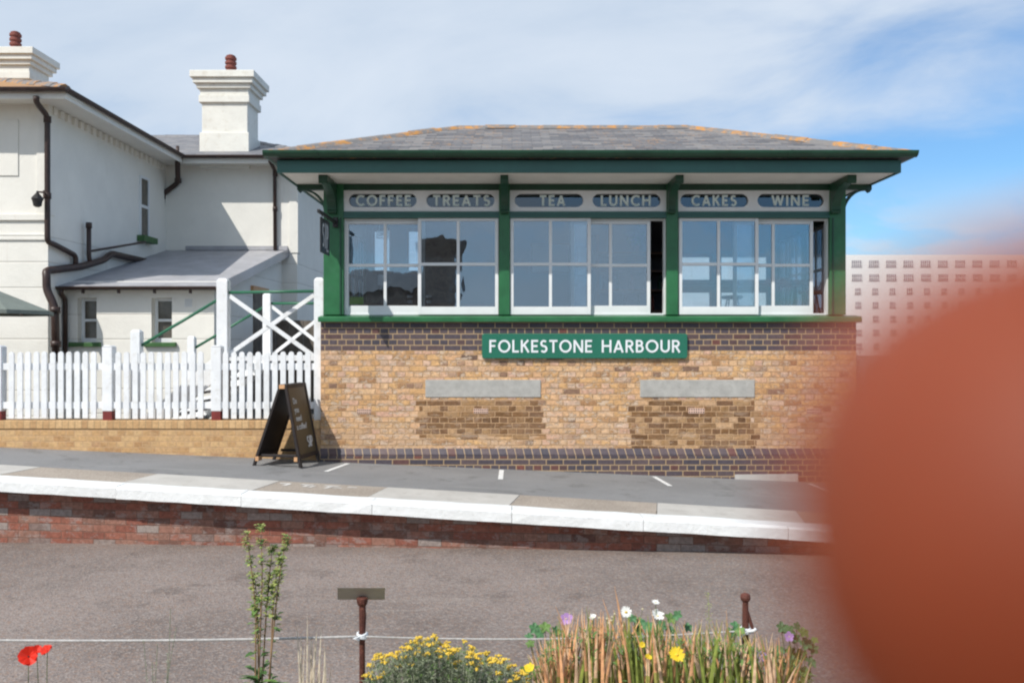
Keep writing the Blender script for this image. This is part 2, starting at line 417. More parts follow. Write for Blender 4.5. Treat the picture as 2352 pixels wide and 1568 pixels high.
M['trackbed'] = ground_mat('trackbed aggregate', (0.222, 0.182, 0.164), (0.36, 0.315, 0.285), (0.125, 0.105, 0.100), 66, 0.60, 0.24, 0.5, tint=(0.27, 0.175, 0.125), stain=(0.135, 0.108, 0.097), scuff=(0.30, 0.255, 0.225))
M['ground'] = ground_mat('far ground', (0.20, 0.19, 0.18), (0.25, 0.24, 0.22), (0.14, 0.13, 0.12), 3, 0.4, 0.2, 0.05)

def coping_mat():
    m, t, b, o = new_mat('white painted coping')
    P = pos(t)
    n = t.noise(P, 6.0, 6, 0.65)
    c = t.mix(t.smooth(n, 0.30, 0.7), (0.74, 0.745, 0.73), (0.82, 0.825, 0.82))
    ch = t.smooth(t.noise(P, 15.0, 6, 0.7), 0.63, 0.70)
    c = t.mix(t.m('MULTIPLY', ch, 0.55), c, (0.42, 0.40, 0.36))
    t.put(b.inputs['Base Color'], c); b.inputs['Roughness'].default_value = 0.7
    t.put(b.inputs['Normal'], t.bump(t.m('ADD', t.noise(P, 22.0, 4, 0.6), n), 0.5, 0.012))
    return m
M['coping'] = coping_mat()
def worn_paint_mat():
    m, t, b, o = new_mat('road marking paint')
    P = pos(t)
    n = t.noise(P, 22.0, 5, 0.7)
    c = t.mix(t.smooth(n, 0.30, 0.5), (0.36, 0.355, 0.35), (0.76, 0.76, 0.75))
    t.put(b.inputs['Base Color'], c); b.inputs['Roughness'].default_value = 0.8
    return m
M['marking'] = worn_paint_mat()
M['marking_faded'] = paint('faded marking paint', (0.66, 0.63, 0.59), 0.85, 0.2, 25.0, 0.2)

def glass_mat(name, refl=0.24, tint=(0.82, 0.87, 0.90), wavy=0.0):
    m = bpy.data.materials.new(name); m.use_nodes = True
    t = NT(m.node_tree); t.n.clear()
    o = t.node('ShaderNodeOutputMaterial')
    tr = t.node('ShaderNodeBsdfTransparent'); tr.inputs[0].default_value = (*tint, 1)
    gl = t.node('ShaderNodeBsdfGlossy'); gl.inputs['Roughness'].default_value = 0.015
    gl.inputs['Color'].default_value = (0.74, 0.88, 1.0, 1)
    fr = t.node('ShaderNodeFresnel'); fr.inputs[0].default_value = 1.5
    f = t.m('ADD', t.m('MULTIPLY', fr.outputs[0], 0.9), refl, clamp=True)
    if wavy:
        P = pos(t)
        nb = t.bump(t.noise(t.vm('MULTIPLY', P, (1.0, 1.0, 0.6)), 3.2, 2), wavy, 0.05)
        t.put(gl.inputs['Normal'], nb)
    mx = t.node('ShaderNodeMixShader')
    t.put(mx.inputs[0], f); t.l.new(tr.outputs[0], mx.inputs[1]); t.l.new(gl.outputs[0], mx.inputs[2])
    t.l.new(mx.outputs[0], o.inputs[0])
    return m
M['glass'] = glass_mat('window glass', 0.17, wavy=0.05)
M['glass_dark'] = glass_mat('fanlight glass', 0.075, (0.36, 0.34, 0.34), wavy=0.02)
M['glass_back'] = glass_mat('rear window glass', 0.04)
M['house_glass'] = paint('old house window glass', (0.10, 0.085, 0.065), 0.12, 0.3, 6.0, 0.0, 40, 0.6)

def leaf_mat(name, col, var=0.3, trans=0.14, rough=0.55):
    m = bpy.data.materials.new(name); m.use_nodes = True
    t = NT(m.node_tree); t.n.clear()
    o = t.node('ShaderNodeOutputMaterial')
    b = t.node('ShaderNodeBsdfPrincipled')
    P = pos(t)
    n = t.noise(P, 28.0, 3, 0.6)
    c = t.mix(t.smooth(n, 0.3, 0.7), tuple(k * (1 - var) for k in col), tuple(min(1, k * (1 + var)) for k in col))
    t.put(b.inputs['Base Color'], c); b.inputs['Roughness'].default_value = rough
    b.inputs['Specular IOR Level'].default_value = 0.3
    tl = t.node('ShaderNodeBsdfTranslucent'); t.put(tl.inputs[0], c)
    mx = t.node('ShaderNodeMixShader'); mx.inputs[0].default_value = trans
    t.l.new(b.outputs[0], mx.inputs[1]); t.l.new(tl.outputs[0], mx.inputs[2])
    t.l.new(mx.outputs[0], o.inputs[0])
    return m
M['leaf'] = leaf_mat('mid green leaf', (0.15, 0.25, 0.070))
M['leaf_dark'] = leaf_mat('dark green leaf', (0.088, 0.175, 0.050))
M['leaf_pale'] = leaf_mat('yellow green leaf', (0.34, 0.38, 0.12))
M['leaf_grey'] = leaf_mat('grey green leaf', (0.30, 0.335, 0.22))
M['leaf_blue'] = leaf_mat('blue green leaf', (0.085, 0.20, 0.085))
M['blade_green'] = leaf_mat('green blade', (0.26, 0.31, 0.070))
M['blade_olive'] = leaf_mat('olive blade', (0.39, 0.36, 0.10))
M['blade_tan'] = leaf_mat('tan blade', (0.80, 0.53, 0.34))
M['blade_orange'] = leaf_mat('orange blade', (0.76, 0.40, 0.20))
M['straw'] = leaf_mat('straw', (0.78, 0.66, 0.50))
M['stem'] = leaf_mat('reddish stem', (0.32, 0.20, 0.11))
M['stem_green'] = leaf_mat('green stem', (0.12, 0.16, 0.05))
M['pet_yellow'] = leaf_mat('yellow petal', (0.78, 0.56, 0.03), 0.12)
M['pet_mustard'] = leaf_mat('mustard floret', (0.78, 0.53, 0.06), 0.2)
M['pet_white'] = leaf_mat('white petal', (0.80, 0.80, 0.76), 0.05)
M['pet_cream'] = leaf_mat('cream bud', (0.68, 0.60, 0.38), 0.1)
M['pet_mauve'] = leaf_mat('mauve petal', (0.46, 0.27, 0.56), 0.15)
M['pet_red'] = leaf_mat('poppy petal', (0.72, 0.030, 0.012), 0.15)
M['bush_brown'] = leaf_mat('brown bush leaf', (0.16, 0.09, 0.04), 0.3)
M['bush_green'] = leaf_mat('bush leaf', (0.05, 0.08, 0.03), 0.3)

def skin_mat():
    m, t, b, o = new_mat('skin')
    P = pos(t)
    n = t.noise(P, 90.0, 4, 0.65)
    c = t.mix(t.smooth(n, 0.3, 0.7), (0.200, 0.038, 0.014), (0.270, 0.060, 0.024))
    t.put(b.inputs['Base Color'], c)
    b.inputs['Roughness'].default_value = 0.55
    b.inputs['Subsurface Weight'].default_value = 0.25
    b.inputs['Subsurface Radius'].default_value = (1.0, 0.3, 0.15)
    b.inputs['Subsurface Scale'].default_value = 0.003
    b.inputs['Specular IOR Level'].default_value = 0.25
    return m
M['skin'] = skin_mat()

# ------------------------------------------------------------------ geometry helpers
ROOT = {}
class MB:
    def __init__(s): s.v = []; s.f = []; s.mi = []
    def add(s, vs, fs, m=0):
        o = len(s.v); s.v += [tuple(p) for p in vs]
        for f in fs: s.f.append([i + o for i in f]); s.mi.append(m)
        return s
    def box(s, x0, x1, y0, y1, z0, z1, m=0):
        return s.hexa([(x0, y0, z0), (x1, y0, z0), (x1, y1, z0), (x0, y1, z0), (x0, y0, z1), (x1, y0, z1), (x1, y1, z1), (x0, y1, z1)], m)
    def hexa(s, p, m=0):
        return s.add(p, [(0, 3, 2, 1), (4, 5, 6, 7), (0, 1, 5, 4), (1, 2, 6, 5), (2, 3, 7, 6), (3, 0, 4, 7)], m)
    def prism(s, poly, ax, a, b, m=0):
        n = len(poly)
        def mk(p, q):
            return {'x': (q, p[0], p[1]), 'y': (p[0], q, p[1]), 'z': (p[0], p[1], q)}[ax]
        vs = [mk(p, a) for p in poly] + [mk(p, b) for p in poly]
        fs = [tuple(range(n))[::-1], tuple(range(n, 2 * n))] + [(i, (i + 1) % n, n + (i + 1) % n, n + i) for i in range(n)]
        return s.add(vs, fs, m)
    def tube(s, pts, r, n=8, m=0, cap=True):
        pts = [Vector(p) for p in pts]
        rs = r if isinstance(r, (list, tuple)) else [r] * len(pts)
        rings = []; prev = None
        for i, p in enumerate(pts):
            d = (pts[min(i + 1, len(pts) - 1)] - pts[max(i - 1, 0)]).normalized()
            if prev is None:
                a = Vector((0, 0, 1)) if abs(d.z) < 0.9 else Vector((1, 0, 0))
                u = d.cross(a).normalized()
            else:
                u = (prev - d * prev.dot(d)).normalized()
            w = d.cross(u); prev = u
            rings.append([p + (u * math.cos(2 * math.pi * k / n) + w * math.sin(2 * math.pi * k / n)) * rs[i] for k in range(n)])
        vs = [q for g in rings for q in g]
        fs = []
        for i in range(len(pts) - 1):
            for k in range(n):
                fs.append((i * n + k, i * n + (k + 1) % n, (i + 1) * n + (k + 1) % n, (i + 1) * n + k))
        if cap:
            fs.append(tuple(range(n))[::-1]); fs.append(tuple((len(pts) - 1) * n + k for k in range(n)))
        return s.add(vs, fs, m)
    def lathe(s, prof, c, n=16, m=0):
        vs = []; fs = []
        for (r, z) in prof:
            for k in range(n):
                a = 2 * math.pi * k / n
                vs.append((c[0] + r * math.cos(a), c[1] + r * math.sin(a), c[2] + z))
        for i in range(len(prof) - 1):
            for k in range(n):
                fs.append((i * n + k, i * n + (k + 1) % n, (i + 1) * n + (k + 1) % n, (i + 1) * n + k))
        fs.append(tuple(range(n))[::-1]); fs.append(tuple((len(prof) - 1) * n + k for k in range(n)))
        return s.add(vs, fs, m)
    def ball(s, c, r, n=8, m=0, sz=1.0):
        prof = [(r * math.sin(math.pi * i / n) + 1e-5, -r * sz * math.cos(math.pi * i / n)) for i in range(n + 1)]
        return s.lathe(prof, c, n, m)
    def build(s, name, mats, parent=None, bevel=0.0, smooth=False, local=False, fix=True):
        me = bpy.data.meshes.new(name)
        off = Vector((0, 0, 0))
        if parent is not None and not local: off = ROOT.get(parent.name, off)
        me.from_pydata([tuple(Vector(p) - off) for p in s.v], [], s.f)
        if not isinstance(mats, (list, tuple)): mats = [mats]
        for mm in mats: me.materials.append(M[mm] if isinstance(mm, str) else mm)
        for p, i in zip(me.polygons, s.mi):
            p.material_index = i
            p.use_smooth = smooth
        if fix:
            bm = bmesh.new(); bm.from_mesh(me)
            bmesh.ops.recalc_face_normals(bm, faces=bm.faces)
            bm.to_mesh(me); bm.free()
        ob = bpy.data.objects.new(name, me)
        COL.objects.link(ob)
        if parent is not None:
            ob.parent = parent
            ROOT[ob.name] = ROOT.get(parent.name, Vector((0, 0, 0)))
        else:
            ROOT[ob.name] = Vector((0, 0, 0))
        if bevel:
            bv = ob.modifiers.new('edge', 'BEVEL'); bv.width = bevel; bv.segments = 2; bv.limit_method = 'ANGLE'; bv.angle_limit = R(40)
        return ob

def thing(name, label, cat, loc=(0, 0, 0), rz=0.0, group=None):
    o = bpy.data.objects.new(name, None)
    COL.objects.link(o)
    o.empty_display_size = 0.2
    o.location = loc; o.rotation_euler = (0, 0, rz)
    ROOT[o.name] = Vector(loc)
    return tag(o, label, cat, group)
def tag(o, label, cat, group=None):
    o['label'] = label; o['category'] = cat
    if group: o['group'] = group
    return o
def struct(o, kind='structure'):
    o['kind'] = kind
    return o
def dup(root, loc, rz=0.0, label=None):
    def cp(o, par):
        c = o.copy(); COL.objects.link(c); c.parent = par
        for ch in o.children: cp(ch, c)
        return c
    r = cp(root, None); r.location = loc; r.rotation_euler = (0, 0, rz)
    if label: r['label'] = label
    return r

# stroke lettering -------------------------------------------------
def arc(cx, cy, rx, ry, a0, a1, n=14):
    return [(cx + rx * math.cos(R(a0 + (a1 - a0) * i / n)), cy + ry * math.sin(R(a0 + (a1 - a0) * i / n))) for i in range(n + 1)]
GL = {
 'F': (.56, [[(.08, 0), (.08, 1)], [(.08, .92), (.54, .92)], [(.08, .52), (.48, .52)]]),
 'L': (.53, [[(.08, 0), (.08, 1)], [(.08, .08), (.53, .08)]]),
 'E': (.57, [[(.08, 0), (.08, 1)], [(.08, .92), (.56, .92)], [(.08, .51), (.51, .51)], [(.08, .08), (.57, .08)]]),
 'T': (.66, [[(0, .92), (.66, .92)], [(.33, 0), (.33, .92)]]),
 'H': (.76, [[(.08, 0), (.08, 1)], [(.68, 0), (.68, 1)], [(.08, .52), (.68, .52)]]),
 'N': (.78, [[(.08, 0), (.08, 1)], [(.70, 0), (.70, 1)], [(.09, .96), (.69, .04)]]),
 'K': (.68, [[(.08, 0), (.08, 1)], [(.60, .99), (.12, .47)], [(.27, .60), (.64, .01)]]),
 'A': (.78, [[(.06, 0), (.39, .96)], [(.39, .96), (.72, 0)], [(.17, .30), (.61, .30)]]),
 'R': (.64, [[(.08, 0), (.08, 1)], [(.08, .92), (.32, .92)] + arc(.32, .71, .21, .21, 90, -90, 10) + [(.08, .50)], [(.30, .50), (.60, .01)]]),
 'P': (.58, [[(.08, 0), (.08, 1)], [(.08, .92), (.30, .92)] + arc(.30, .68, .22, .24, 90, -90, 10) + [(.08, .44)]]),
 'B': (.62, [[(.08, 0), (.08, 1)], [(.08, .92), (.30, .92)] + arc(.30, .735, .18, .185, 90, -90, 10) + [(.08, .55)], [(.08, .535), (.32, .535)] + arc(.32, .308, .22, .228, 90, -90, 10) + [(.08, .08)]]),
 'U': (.74, [[(.08, 1), (.08, .36)] + arc(.37, .36, .29, .28, 180, 360, 14) + [(.66, 1)]]),
 'O': (.98, [arc(.49, .5, .42, .43, 0, 360, 32)]),
 'C': (.80, [arc(.49, .5, .42, .43, 48, 312, 24)]),
 'S': (.58, [arc(.29, .715, .20, .205, 35, 260, 14) + arc(.29, .285, .22, .225, 80, -145, 14)]),
 'W': (1.02, [[(.03, 1), (.27, .03)], [(.27, .03), (.51, .95)], [(.51, .95), (.75, .03)], [(.75, .03), (.99, 1)]]),
 'I': (.16, [[(.08, 0), (.08, 1)]]),
 'D': (.70, [[(.08, 0), (.08, 1)], [(.08, .92), (.25, .92)] + arc(.25, .5, .37, .42, 90, -90, 14) + [(.08, .08)]]),
}
def lettering(mb, word, o, ux, uz, width, height, wt=0.16, thick=0.004, gap=0.15, m=0):
    """flat raised letters; o lower-left corner, ux/uz unit directions, word stretched to width"""
    o = Vector(o); ux = Vector(ux); uz = Vector(uz); nn = ux.cross(uz)
    tot = sum(GL[c][0] if c != ' ' else .5 for c in word) + gap * (len(word) - 1)
    sx = width / tot
    x = 0; k = 0
    for c in word:
        if c == ' ': x += .5 + gap; continue
        adv, strokes = GL[c]
        for st in strokes:
            k += 1
            th = thick + 0.0004 * (k % 4)
            pts = [Vector(((x + a) * sx, b * height)) for a, b in st]
            closed = (pts[0] - pts[-1]).length < 1e-6
            L = []; Rr = []
            hw = wt * height / 2
            for i, p in enumerate(pts):
                if closed:
                    a = pts[i - 1] if i > 0 else pts[-2]; b = pts[i + 1] if i < len(pts) - 1 else pts[1]
                else:
                    a = pts[max(i - 1, 0)]; b = pts[min(i + 1, len(pts) - 1)]
                d1 = (p - a); d2 = (b - p)
                if d1.length < 1e-9: d1 = d2
                if d2.length < 1e-9: d2 = d1
                d1 = d1.normalized(); d2 = d2.normalized()
                t = (d1 + d2).normalized(); nrm = Vector((-t.y, t.x))
                cosv = max(0.5, nrm.dot(Vector((-d1.y, d1.x))))
                L.append(p + nrm * hw / cosv); Rr.append(p - nrm * hw / cosv)
            n = len(pts)
            vs = []
            for q in L + Rr: vs.append(o + ux * q.x + uz * q.y + nn * th)
            for q in L + Rr: vs.append(o + ux * q.x + uz * q.y)
            fs = []
            for i in range(n - 1):
                fs.append((i, n + i, n + i + 1, i + 1))
                fs.append((2 * n + i, i, i + 1, 2 * n + i + 1))
                fs.append((n + i, 3 * n + i, 3 * n + i + 1, n + i + 1))
            if not closed:
                fs.append((0, 2 * n, 3 * n, n)); fs.append((n - 1, 2 * n - 1, 4 * n - 1, 3 * n - 1))
            mb.add(vs, fs, m)
        x += adv + gap

def small_text(name, txt, size, mat, parent, matrix, ex=0.001, align='LEFT', sx=1.0):
    cu = bpy.data.curves.new(name, 'FONT')
    cu.body = txt; cu.size = size; cu.offset = size * .016; cu.extrude = ex; cu.align_x = align; cu.space_line = 0.95
    tmp = bpy.data.objects.new(name, cu); COL.objects.link(tmp)
    dg = bpy.context.evaluated_depsgraph_get(); dg.update()
    me = bpy.data.meshes.new_from_object(tmp.evaluated_get(dg))
    bpy.data.objects.remove(tmp); bpy.data.curves.remove(cu)
    me.transform(Matrix.Scale(sx, 4, (1, 0, 0)))
    me.transform(matrix)
    me.materials.clear(); me.materials.append(M[mat])
    ob = bpy.data.objects.new(name, me); COL.objects.link(ob); ob.parent = parent
    return ob

# ------------------------------------------------------------------ ground, platforms, trackbed
def pz(X): return max(-0.05 - 0.042 * X, -0.46) if X > -14 else 0.54
def ye(X): return 8.43 - 0.092 * X           # front line of the coping
def sheet(name, xs, yfun0, yfun1, zf, mat, dz=0.0, ny=1):
    mb = MB()
    for j in range(ny + 1):
        for x in xs:
            y = yfun0(x) + (yfun1(x) - yfun0(x)) * j / ny
            mb.v.append((x, y, zf(x) + dz))
    n = len(xs)
    for j in range(ny):
        for i in range(n - 1):
            mb.f.append((j * n + i, j * n + i + 1, (j + 1) * n + i + 1, (j + 1) * n + i)); mb.mi.append(0)
    ob = mb.build(name, mat, fix=False)
    return struct(ob)
XS = [-24, -14, -10, -7, -5, -4, -3, -2, -1, 0, 1, 2, 3, 4, 5, 6, 8, 9.7, 12, 24]
gm = MB(); gm.add([(-900, -300, -0.95), (900, -300, -0.95), (900, 1500, -0.95), (-900, 1500, -0.95)], [(0, 1, 2, 3)])
struct(gm.build('ground', 'ground', fix=False))
sheet('trackbed', XS, lambda x: 3.6, lambda x: ye(x) + 0.4, lambda x: -0.475 + 0.009 * max(-8, min(8, x)), 'trackbed')
sheet('platform_tarmac', XS, lambda x: ye(x) + 0.5, lambda x: 11.9 if x < 4.5 else 40.0, pz, 'tarmac')
sheet('platform_tarmac', [4.4, 5, 6, 8, 12, 24], lambda x: 11.8, lambda x: 40.0, lambda x: pz(x), 'tarmac', dz=-0.004)
yd = MB(); yd.add([(-24, 11.5, 0.3), (4.7, 11.5, 0.3), (4.7, 70, 0.3), (-24, 70, 0.3)], [(0, 1, 2, 3)])
struct(yd.build('yard_ground', 'yard', fix=False))
# paving strip behind the coping: pale slabs alternate with worn aggregate
bounds = [-24, -8.2, -5.55, -4.15, -2.72, -1.50, -0.03, 1.45, 2.9, 4.4, 6.0, 24]
for i in range(len(bounds) - 1):
    a, b = bounds[i], bounds[i + 1]
    mb = MB()
    q = [(a + 0.12, ye(a + .12) + 0.93), (b + 0.12 - 0.008, ye(b + .12) + 0.93), (b - 0.008, ye(b) + 0.25), (a, ye(a) + 0.25)]
    mb.hexa([(x, y, pz(x) - 0.1) for x, y in q] + [(x, y, pz(x) + (0.006 if i % 2 else 0.004)) for x, y in q])
    struct(mb.build('paving_slab', 'slab' if i % 2 == 1 else 'gravel_slab'))
# white coping stones with open joints
cop = MB()
joints = [-24, -12, -9.6, -8.2, -6.8, -5.45, -4.08, -2.75, -1.40, 0.0, 1.28, 2.65, 4.0, 5.4, 6.8, 24]
for a, b in zip(joints[:-1], joints[1:]):
    b2 = b - 0.005
    j = rnd.uniform(-0.003, 0.003)
    n = 6
    prof = [(0.0, -0.125), (0.0, -0.022), (0.022, 0.0), (0.25, 0.0), (0.25, -0.125)]
    vs = []
    for i in range(n + 1):
        x = a + (b2 - a) * i / n
        for (yy, zz_) in prof:
            vs.append((x, ye(x) + yy + j + rnd.uniform(-.003, .003), pz(x) + zz_ + 0.012 + rnd.uniform(-.003, .003) + j * 0.5))
    k = len(prof); fs = []
    for i in range(n):
        for t_ in range(k):
            fs.append((i * k + t_, i * k + (t_ + 1) % k, (i + 1) * k + (t_ + 1) % k, (i + 1) * k + t_))
    fs.append(tuple(range(k))); fs.append(tuple(n * k + t_ for t_ in range(k)))
    cop.add(vs, fs)
struct(cop.build('platform_coping', 'coping'))
# brick face under the coping
wf = MB()
for a, b in zip(XS[:-1], XS[1:]):
    for (p, q) in ((a, b),):
        wf.hexa([(p, ye(p) + 0.23, -0.9), (q, ye(q) + 0.23, -0.9), (q, ye(q) + 0.5, -0.9), (p, ye(p) + 0.5, -0.9),
                 (p, ye(p) + 0.23, pz(p) - 0.112), (q, ye(q) + 0.23, pz(q) - 0.112), (q, ye(q) + 0.5, pz(q) - 0.112), (p, ye(p) + 0.5, pz(p) - 0.112)])
struct(wf.build('platform_face', 'redbrick'))
# painted ticks at the foot of the building
for (xa, ya, xb, yb) in ((-2.14, 11.16, -2.27, 10.42), (-0.135, 11.16, -0.14, 10.38), (1.85, 11.14, 1.93, 10.42), (3.86, 11.1, 3.90, 10.5)):
    mb = MB(); w_ = 0.03
    mb.add([(xa - w_, ya, pz(xa - w_) + .004), (xb - w_, yb, pz(xb - w_) + .004), (xb + w_, yb, pz(xb + w_) + .004), (xa + w_, ya, pz(xa + w_) + .004)], [(0, 1, 2, 3)])
    struct(mb.build('painted_line', 'marking', fix=False))
# remains of painted letters on the aggregate slab
mb = MB()
for (x, y, w_, h_) in ((-2.50, 9.44, .13, .05), (-2.47, 9.36, .05, .12), (-2.26, 9.42, .15, .045), (-2.25, 9.33, .05, .10), (-2.18, 9.31, .045, .12), (-1.98, 9.40, .17, .045), (-2.00, 9.30, .05, .12), (-1.90, 9.30, .10, .04), (-1.75, 9.37, .10, .04)):
    q = [(x + w_ * (.5 + .1 * rnd.uniform(-1, 1)) * sx + .3 * (yy - 0) * h_, y + h_ * yy) for sx, yy in ((-1, -.5), (1, -.5), (1, .5), (-1, .5))]
    mb.add([(a, b, pz(a) + .0085) for a, b in q], [(0, 1, 2, 3)])
struct(mb.build('faded_marking', 'marking_faded', fix=False))
# near side: planted bed on the opposite platform
mb = MB(); mb.box(-24, 24, -30, 3.95, -0.94, -0.10)
struct(mb.build('garden_bed', 'soil'))

# ------------------------------------------------------------------ signal box
BOX = thing('signal_box', 'former railway signal box with green timber, white sliding sashes and yellow brick base', 'signal box', (1.0, 12.7, -0.3))
YF = 11.30; YB = 14.10
XL, XR = -2.53, 4.55
def ring(x0, x1, y0, y1, z0, z1, t=0.28):
    mb = MB()
    mb.box(x0, x1, y0, y0 + t, z0, z1); mb.box(x0, x1, y1 - t, y1, z0, z1)
    mb.box(x0, x0 + t, y0 + t, y1 - t, z0, z1); mb.box(x1 - t, x1, y0 + t, y1 - t, z0, z1)
    return mb
ring(XL, XR, YF, YB, 0.205, 1.510).build('brick_wall', 'stock', BOX)
ring(XL, XR, YF, YB, 1.510, 1.892).build('brick_band', 'blue', BOX)
mb = ring(XL - 0.045, XR + 0.045, YF - 0.045, YB + 0.045, -0.6, 0.125, 0.30)
mb.build('plinth', 'blue', BOX)
mb = MB()
o_ = 0.045
ot = [(XL - o_, YF - o_), (XR + o_, YF - o_), (XR + o_, YB + o_), (XL - o_, YB + o_)]
it = [(XL, YF), (XR, YF), (XR, YB), (XL, YB)]
vs = [(x, y, 0.125) for x, y in ot] + [(x, y, 0.150) for x, y in ot] + [(x, y, 0.222) for x, y in it]
fs = []
for i in range(4):
    j = (i + 1) % 4
    fs.append((i, j, 4 + j, 4 + i)); fs.append((4 + i, 4 + j, 8 + j, 8 + i))
mb.add(vs, fs)
mb.build('plinth_weathering', 'blue_slope', BOX, fix=False)
mb = MB(); mb.prism([(fx(1690, 11.2), -0.40), (fx(1690, 11.2), -0.115), (fx(1835, 11.2), -0.105), (fx(1835, 11.2), -0.40)], 'y', 11.235, 11.3)
mb.build('concrete_footing', 'slab', BOX)
mb = MB(); mb.box(XL + .3, XR - .3, YF + .3, YB - .3, 1.80, 1.885); mb.build('floor_deck', 'int_wood', BOX)
for (a, b) in ((977, 1242), (1470, 1733)):
    mb = MB(); mb.box(fx(a, 11.3), fx(b, 11.3), YF - 0.012, YF + 0.1, fz(912, 11.3), fz(872, 11.3))
    mb.build('lintel', 'concrete', BOX, bevel=0.006)
for (a, b, y0_, y1_) in ((820, 852, 939, 950), (1088, 1121, 938, 949), (1581, 1618, 937, 949), (1853, 1886, 938, 950)):
    mb = MB()
    x0_, x1_ = fx(a, 11.3), fx(b, 11.3); z0_, z1_ = fz(y1_, 11.3), fz(y0_, 11.3)
    mb.box(x0_, x1_, YF - .006, YF + .05, z0_, z1_, 0)
    for r_ in range(2):
        for k in range(7):
            cx = x0_ + (x1_ - x0_) * (k + .5) / 7; cz = z0_ + (z1_ - z0_) * (r_ + .5) / 2
            mb.box(cx - .007, cx + .007, YF - .008, YF, cz - .009, cz + .009, 1)
    mb.build('air_brick', ['airbrick', 'hole'], BOX)
# sill and timber frame
mb = MB(); mb.prism([(YF - .085, 1.890), (YF - .085, 1.945), (YF - .075, 1.958), (YF + .12, 1.985), (YF + .12, 1.890)], 'x', fx(730, 11.22), fx(1980, 11.22))
mb.prism([(XL - .02, 1.893), (XL - .02, 1.975), (XL + .28, 1.975), (XL + .28, 1.893)], 'y', YF + .12, YB)
mb.prism([(XR - .28, 1.893), (XR - .28, 1.975), (XR + .02, 1.975), (XR + .02, 1.893)], 'y', YF + .12, YB)
mb.build('window_sill', 'green', BOX, bevel=0.008)
PX = [(743, 789), (1146, 1171), (1531, 1558), (1906, 1943)]
ZS, ZT0, ZT1, ZH0, ZH1 = 1.985, fz(500, 11.3), fz(485, 11.3), fz(436, 11.3), 3.72
for i, (a, b) in enumerate(PX):
    mb = MB()
    x0_, x1_ = fx(a, 11.32), fx(b, 11.32)
    y1_ = YF + .22 if i in (0, 3) else YF + .16
    mb.box(x0_, x1_, YF + .02, y1_, ZS, ZH1)
    mb.build('post', 'green', BOX, bevel=0.006)
    if i in (0, 3):      # beaded inner stop of the corner posts
        s_ = 1 if i == 0 else -1
        xi = x1_ if i == 0 else x0_
        mb = MB(); mb.box(min(xi - s_ * .05, xi - s_ * .028), max(xi - s_ * .05, xi - s_ * .028), YF + .005, YF + .03, ZS, ZT0)
        mb.build('post_bead', 'green_dark_shaded', BOX, bevel=0.003)
xl, xr = fx(743, 11.32), fx(1943, 11.32)
for i in range(3):
    a, b = fx(PX[i][1], 11.32), fx(PX[i + 1][0], 11.32)
    mb = MB(); mb.box(a, b, YF + .03, YF + .16, ZT0, ZT1); mb.box(a, b, YF + .012, YF + .05, ZT0 + .0, ZT0 + .03)
    mb.build('transom', 'green_blue', BOX, bevel=0.004)
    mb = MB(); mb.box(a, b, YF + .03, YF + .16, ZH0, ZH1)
    mb.build('head_beam', 'green_dark_shaded', BOX, bevel=0.004)
# fanlight panels with stadium openings
def stadium(cx, cz, hw, hh, n=10):
    r = hh
    return [(cx + hw - r + r * math.cos(R(t)), cz + r * math.sin(R(t))) for t in [-90 + 180 * i / n for i in range(n + 1)]] + \
           [(cx - hw + r + r * math.cos(R(t)), cz + r * math.sin(R(t))) for t in [90 + 180 * i / n for i in range(n + 1)]]
def plate_hole(mb, x0, x1, z0, z1, hole, y0, y1, m=0):
    cx = sum(p[0] for p in hole) / len(hole); cz = sum(p[1] for p in hole) / len(hole)
    n = len(hole); outer = []
    for (x, z) in hole:
        # push straight out to the rectangle, corners get their own share
        ddx, ddz = x - cx, z - cz
        kx = ((x1 - cx) if ddx > 0 else (x0 - cx)) / ddx if abs(ddx) > 1e-9 else 1e9
        kz = ((z1 - cz) if ddz > 0 else (z0 - cz)) / ddz if abs(ddz) > 1e-9 else 1e9
        k = min(kx, kz); outer.append([cx + ddx * k, cz + ddz * k])
    for (X, Z) in ((x0, z0), (x1, z0), (x1, z1), (x0, z1)):
        i = min(range(n), key=lambda q: (outer[q][0] - X) ** 2 + (outer[q][1] - Z) ** 2)
        outer[i] = [X, Z]
    vs = [(x, y0, z) for x, z in hole] + [(x, y0, z) for x, z in outer] + [(x, y1, z) for x, z in hole] + [(x, y1, z) for x, z in outer]
    fs = []
    for i in range(n):
        j = (i + 1) % n
        fs += [(i, j, n + j, n + i), (2 * n + i, 3 * n + i, 3 * n + j, 2 * n + j), (i, 2 * n + i, 2 * n + j, j), (n + i, n + j, 3 * n + j, 3 * n + i)]
    mb.add(vs, fs, m)
FAN = [((791, 1139), (801, 957, 'COFFEE', 817, 943), (979, 1136, 'TREATS', 994, 1125)),
       ((1172, 1530), (1182, 1340, 'TEA', 1240, 1298), (1361, 1518, 'LUNCH', 1381, 1495)),
       ((1560, 1904), (1563, 1719, 'CAKES', 1590, 1693), (1740, 1893, 'WINE', 1775, 1860))]
zf0, zf1 = ZT1, ZH0
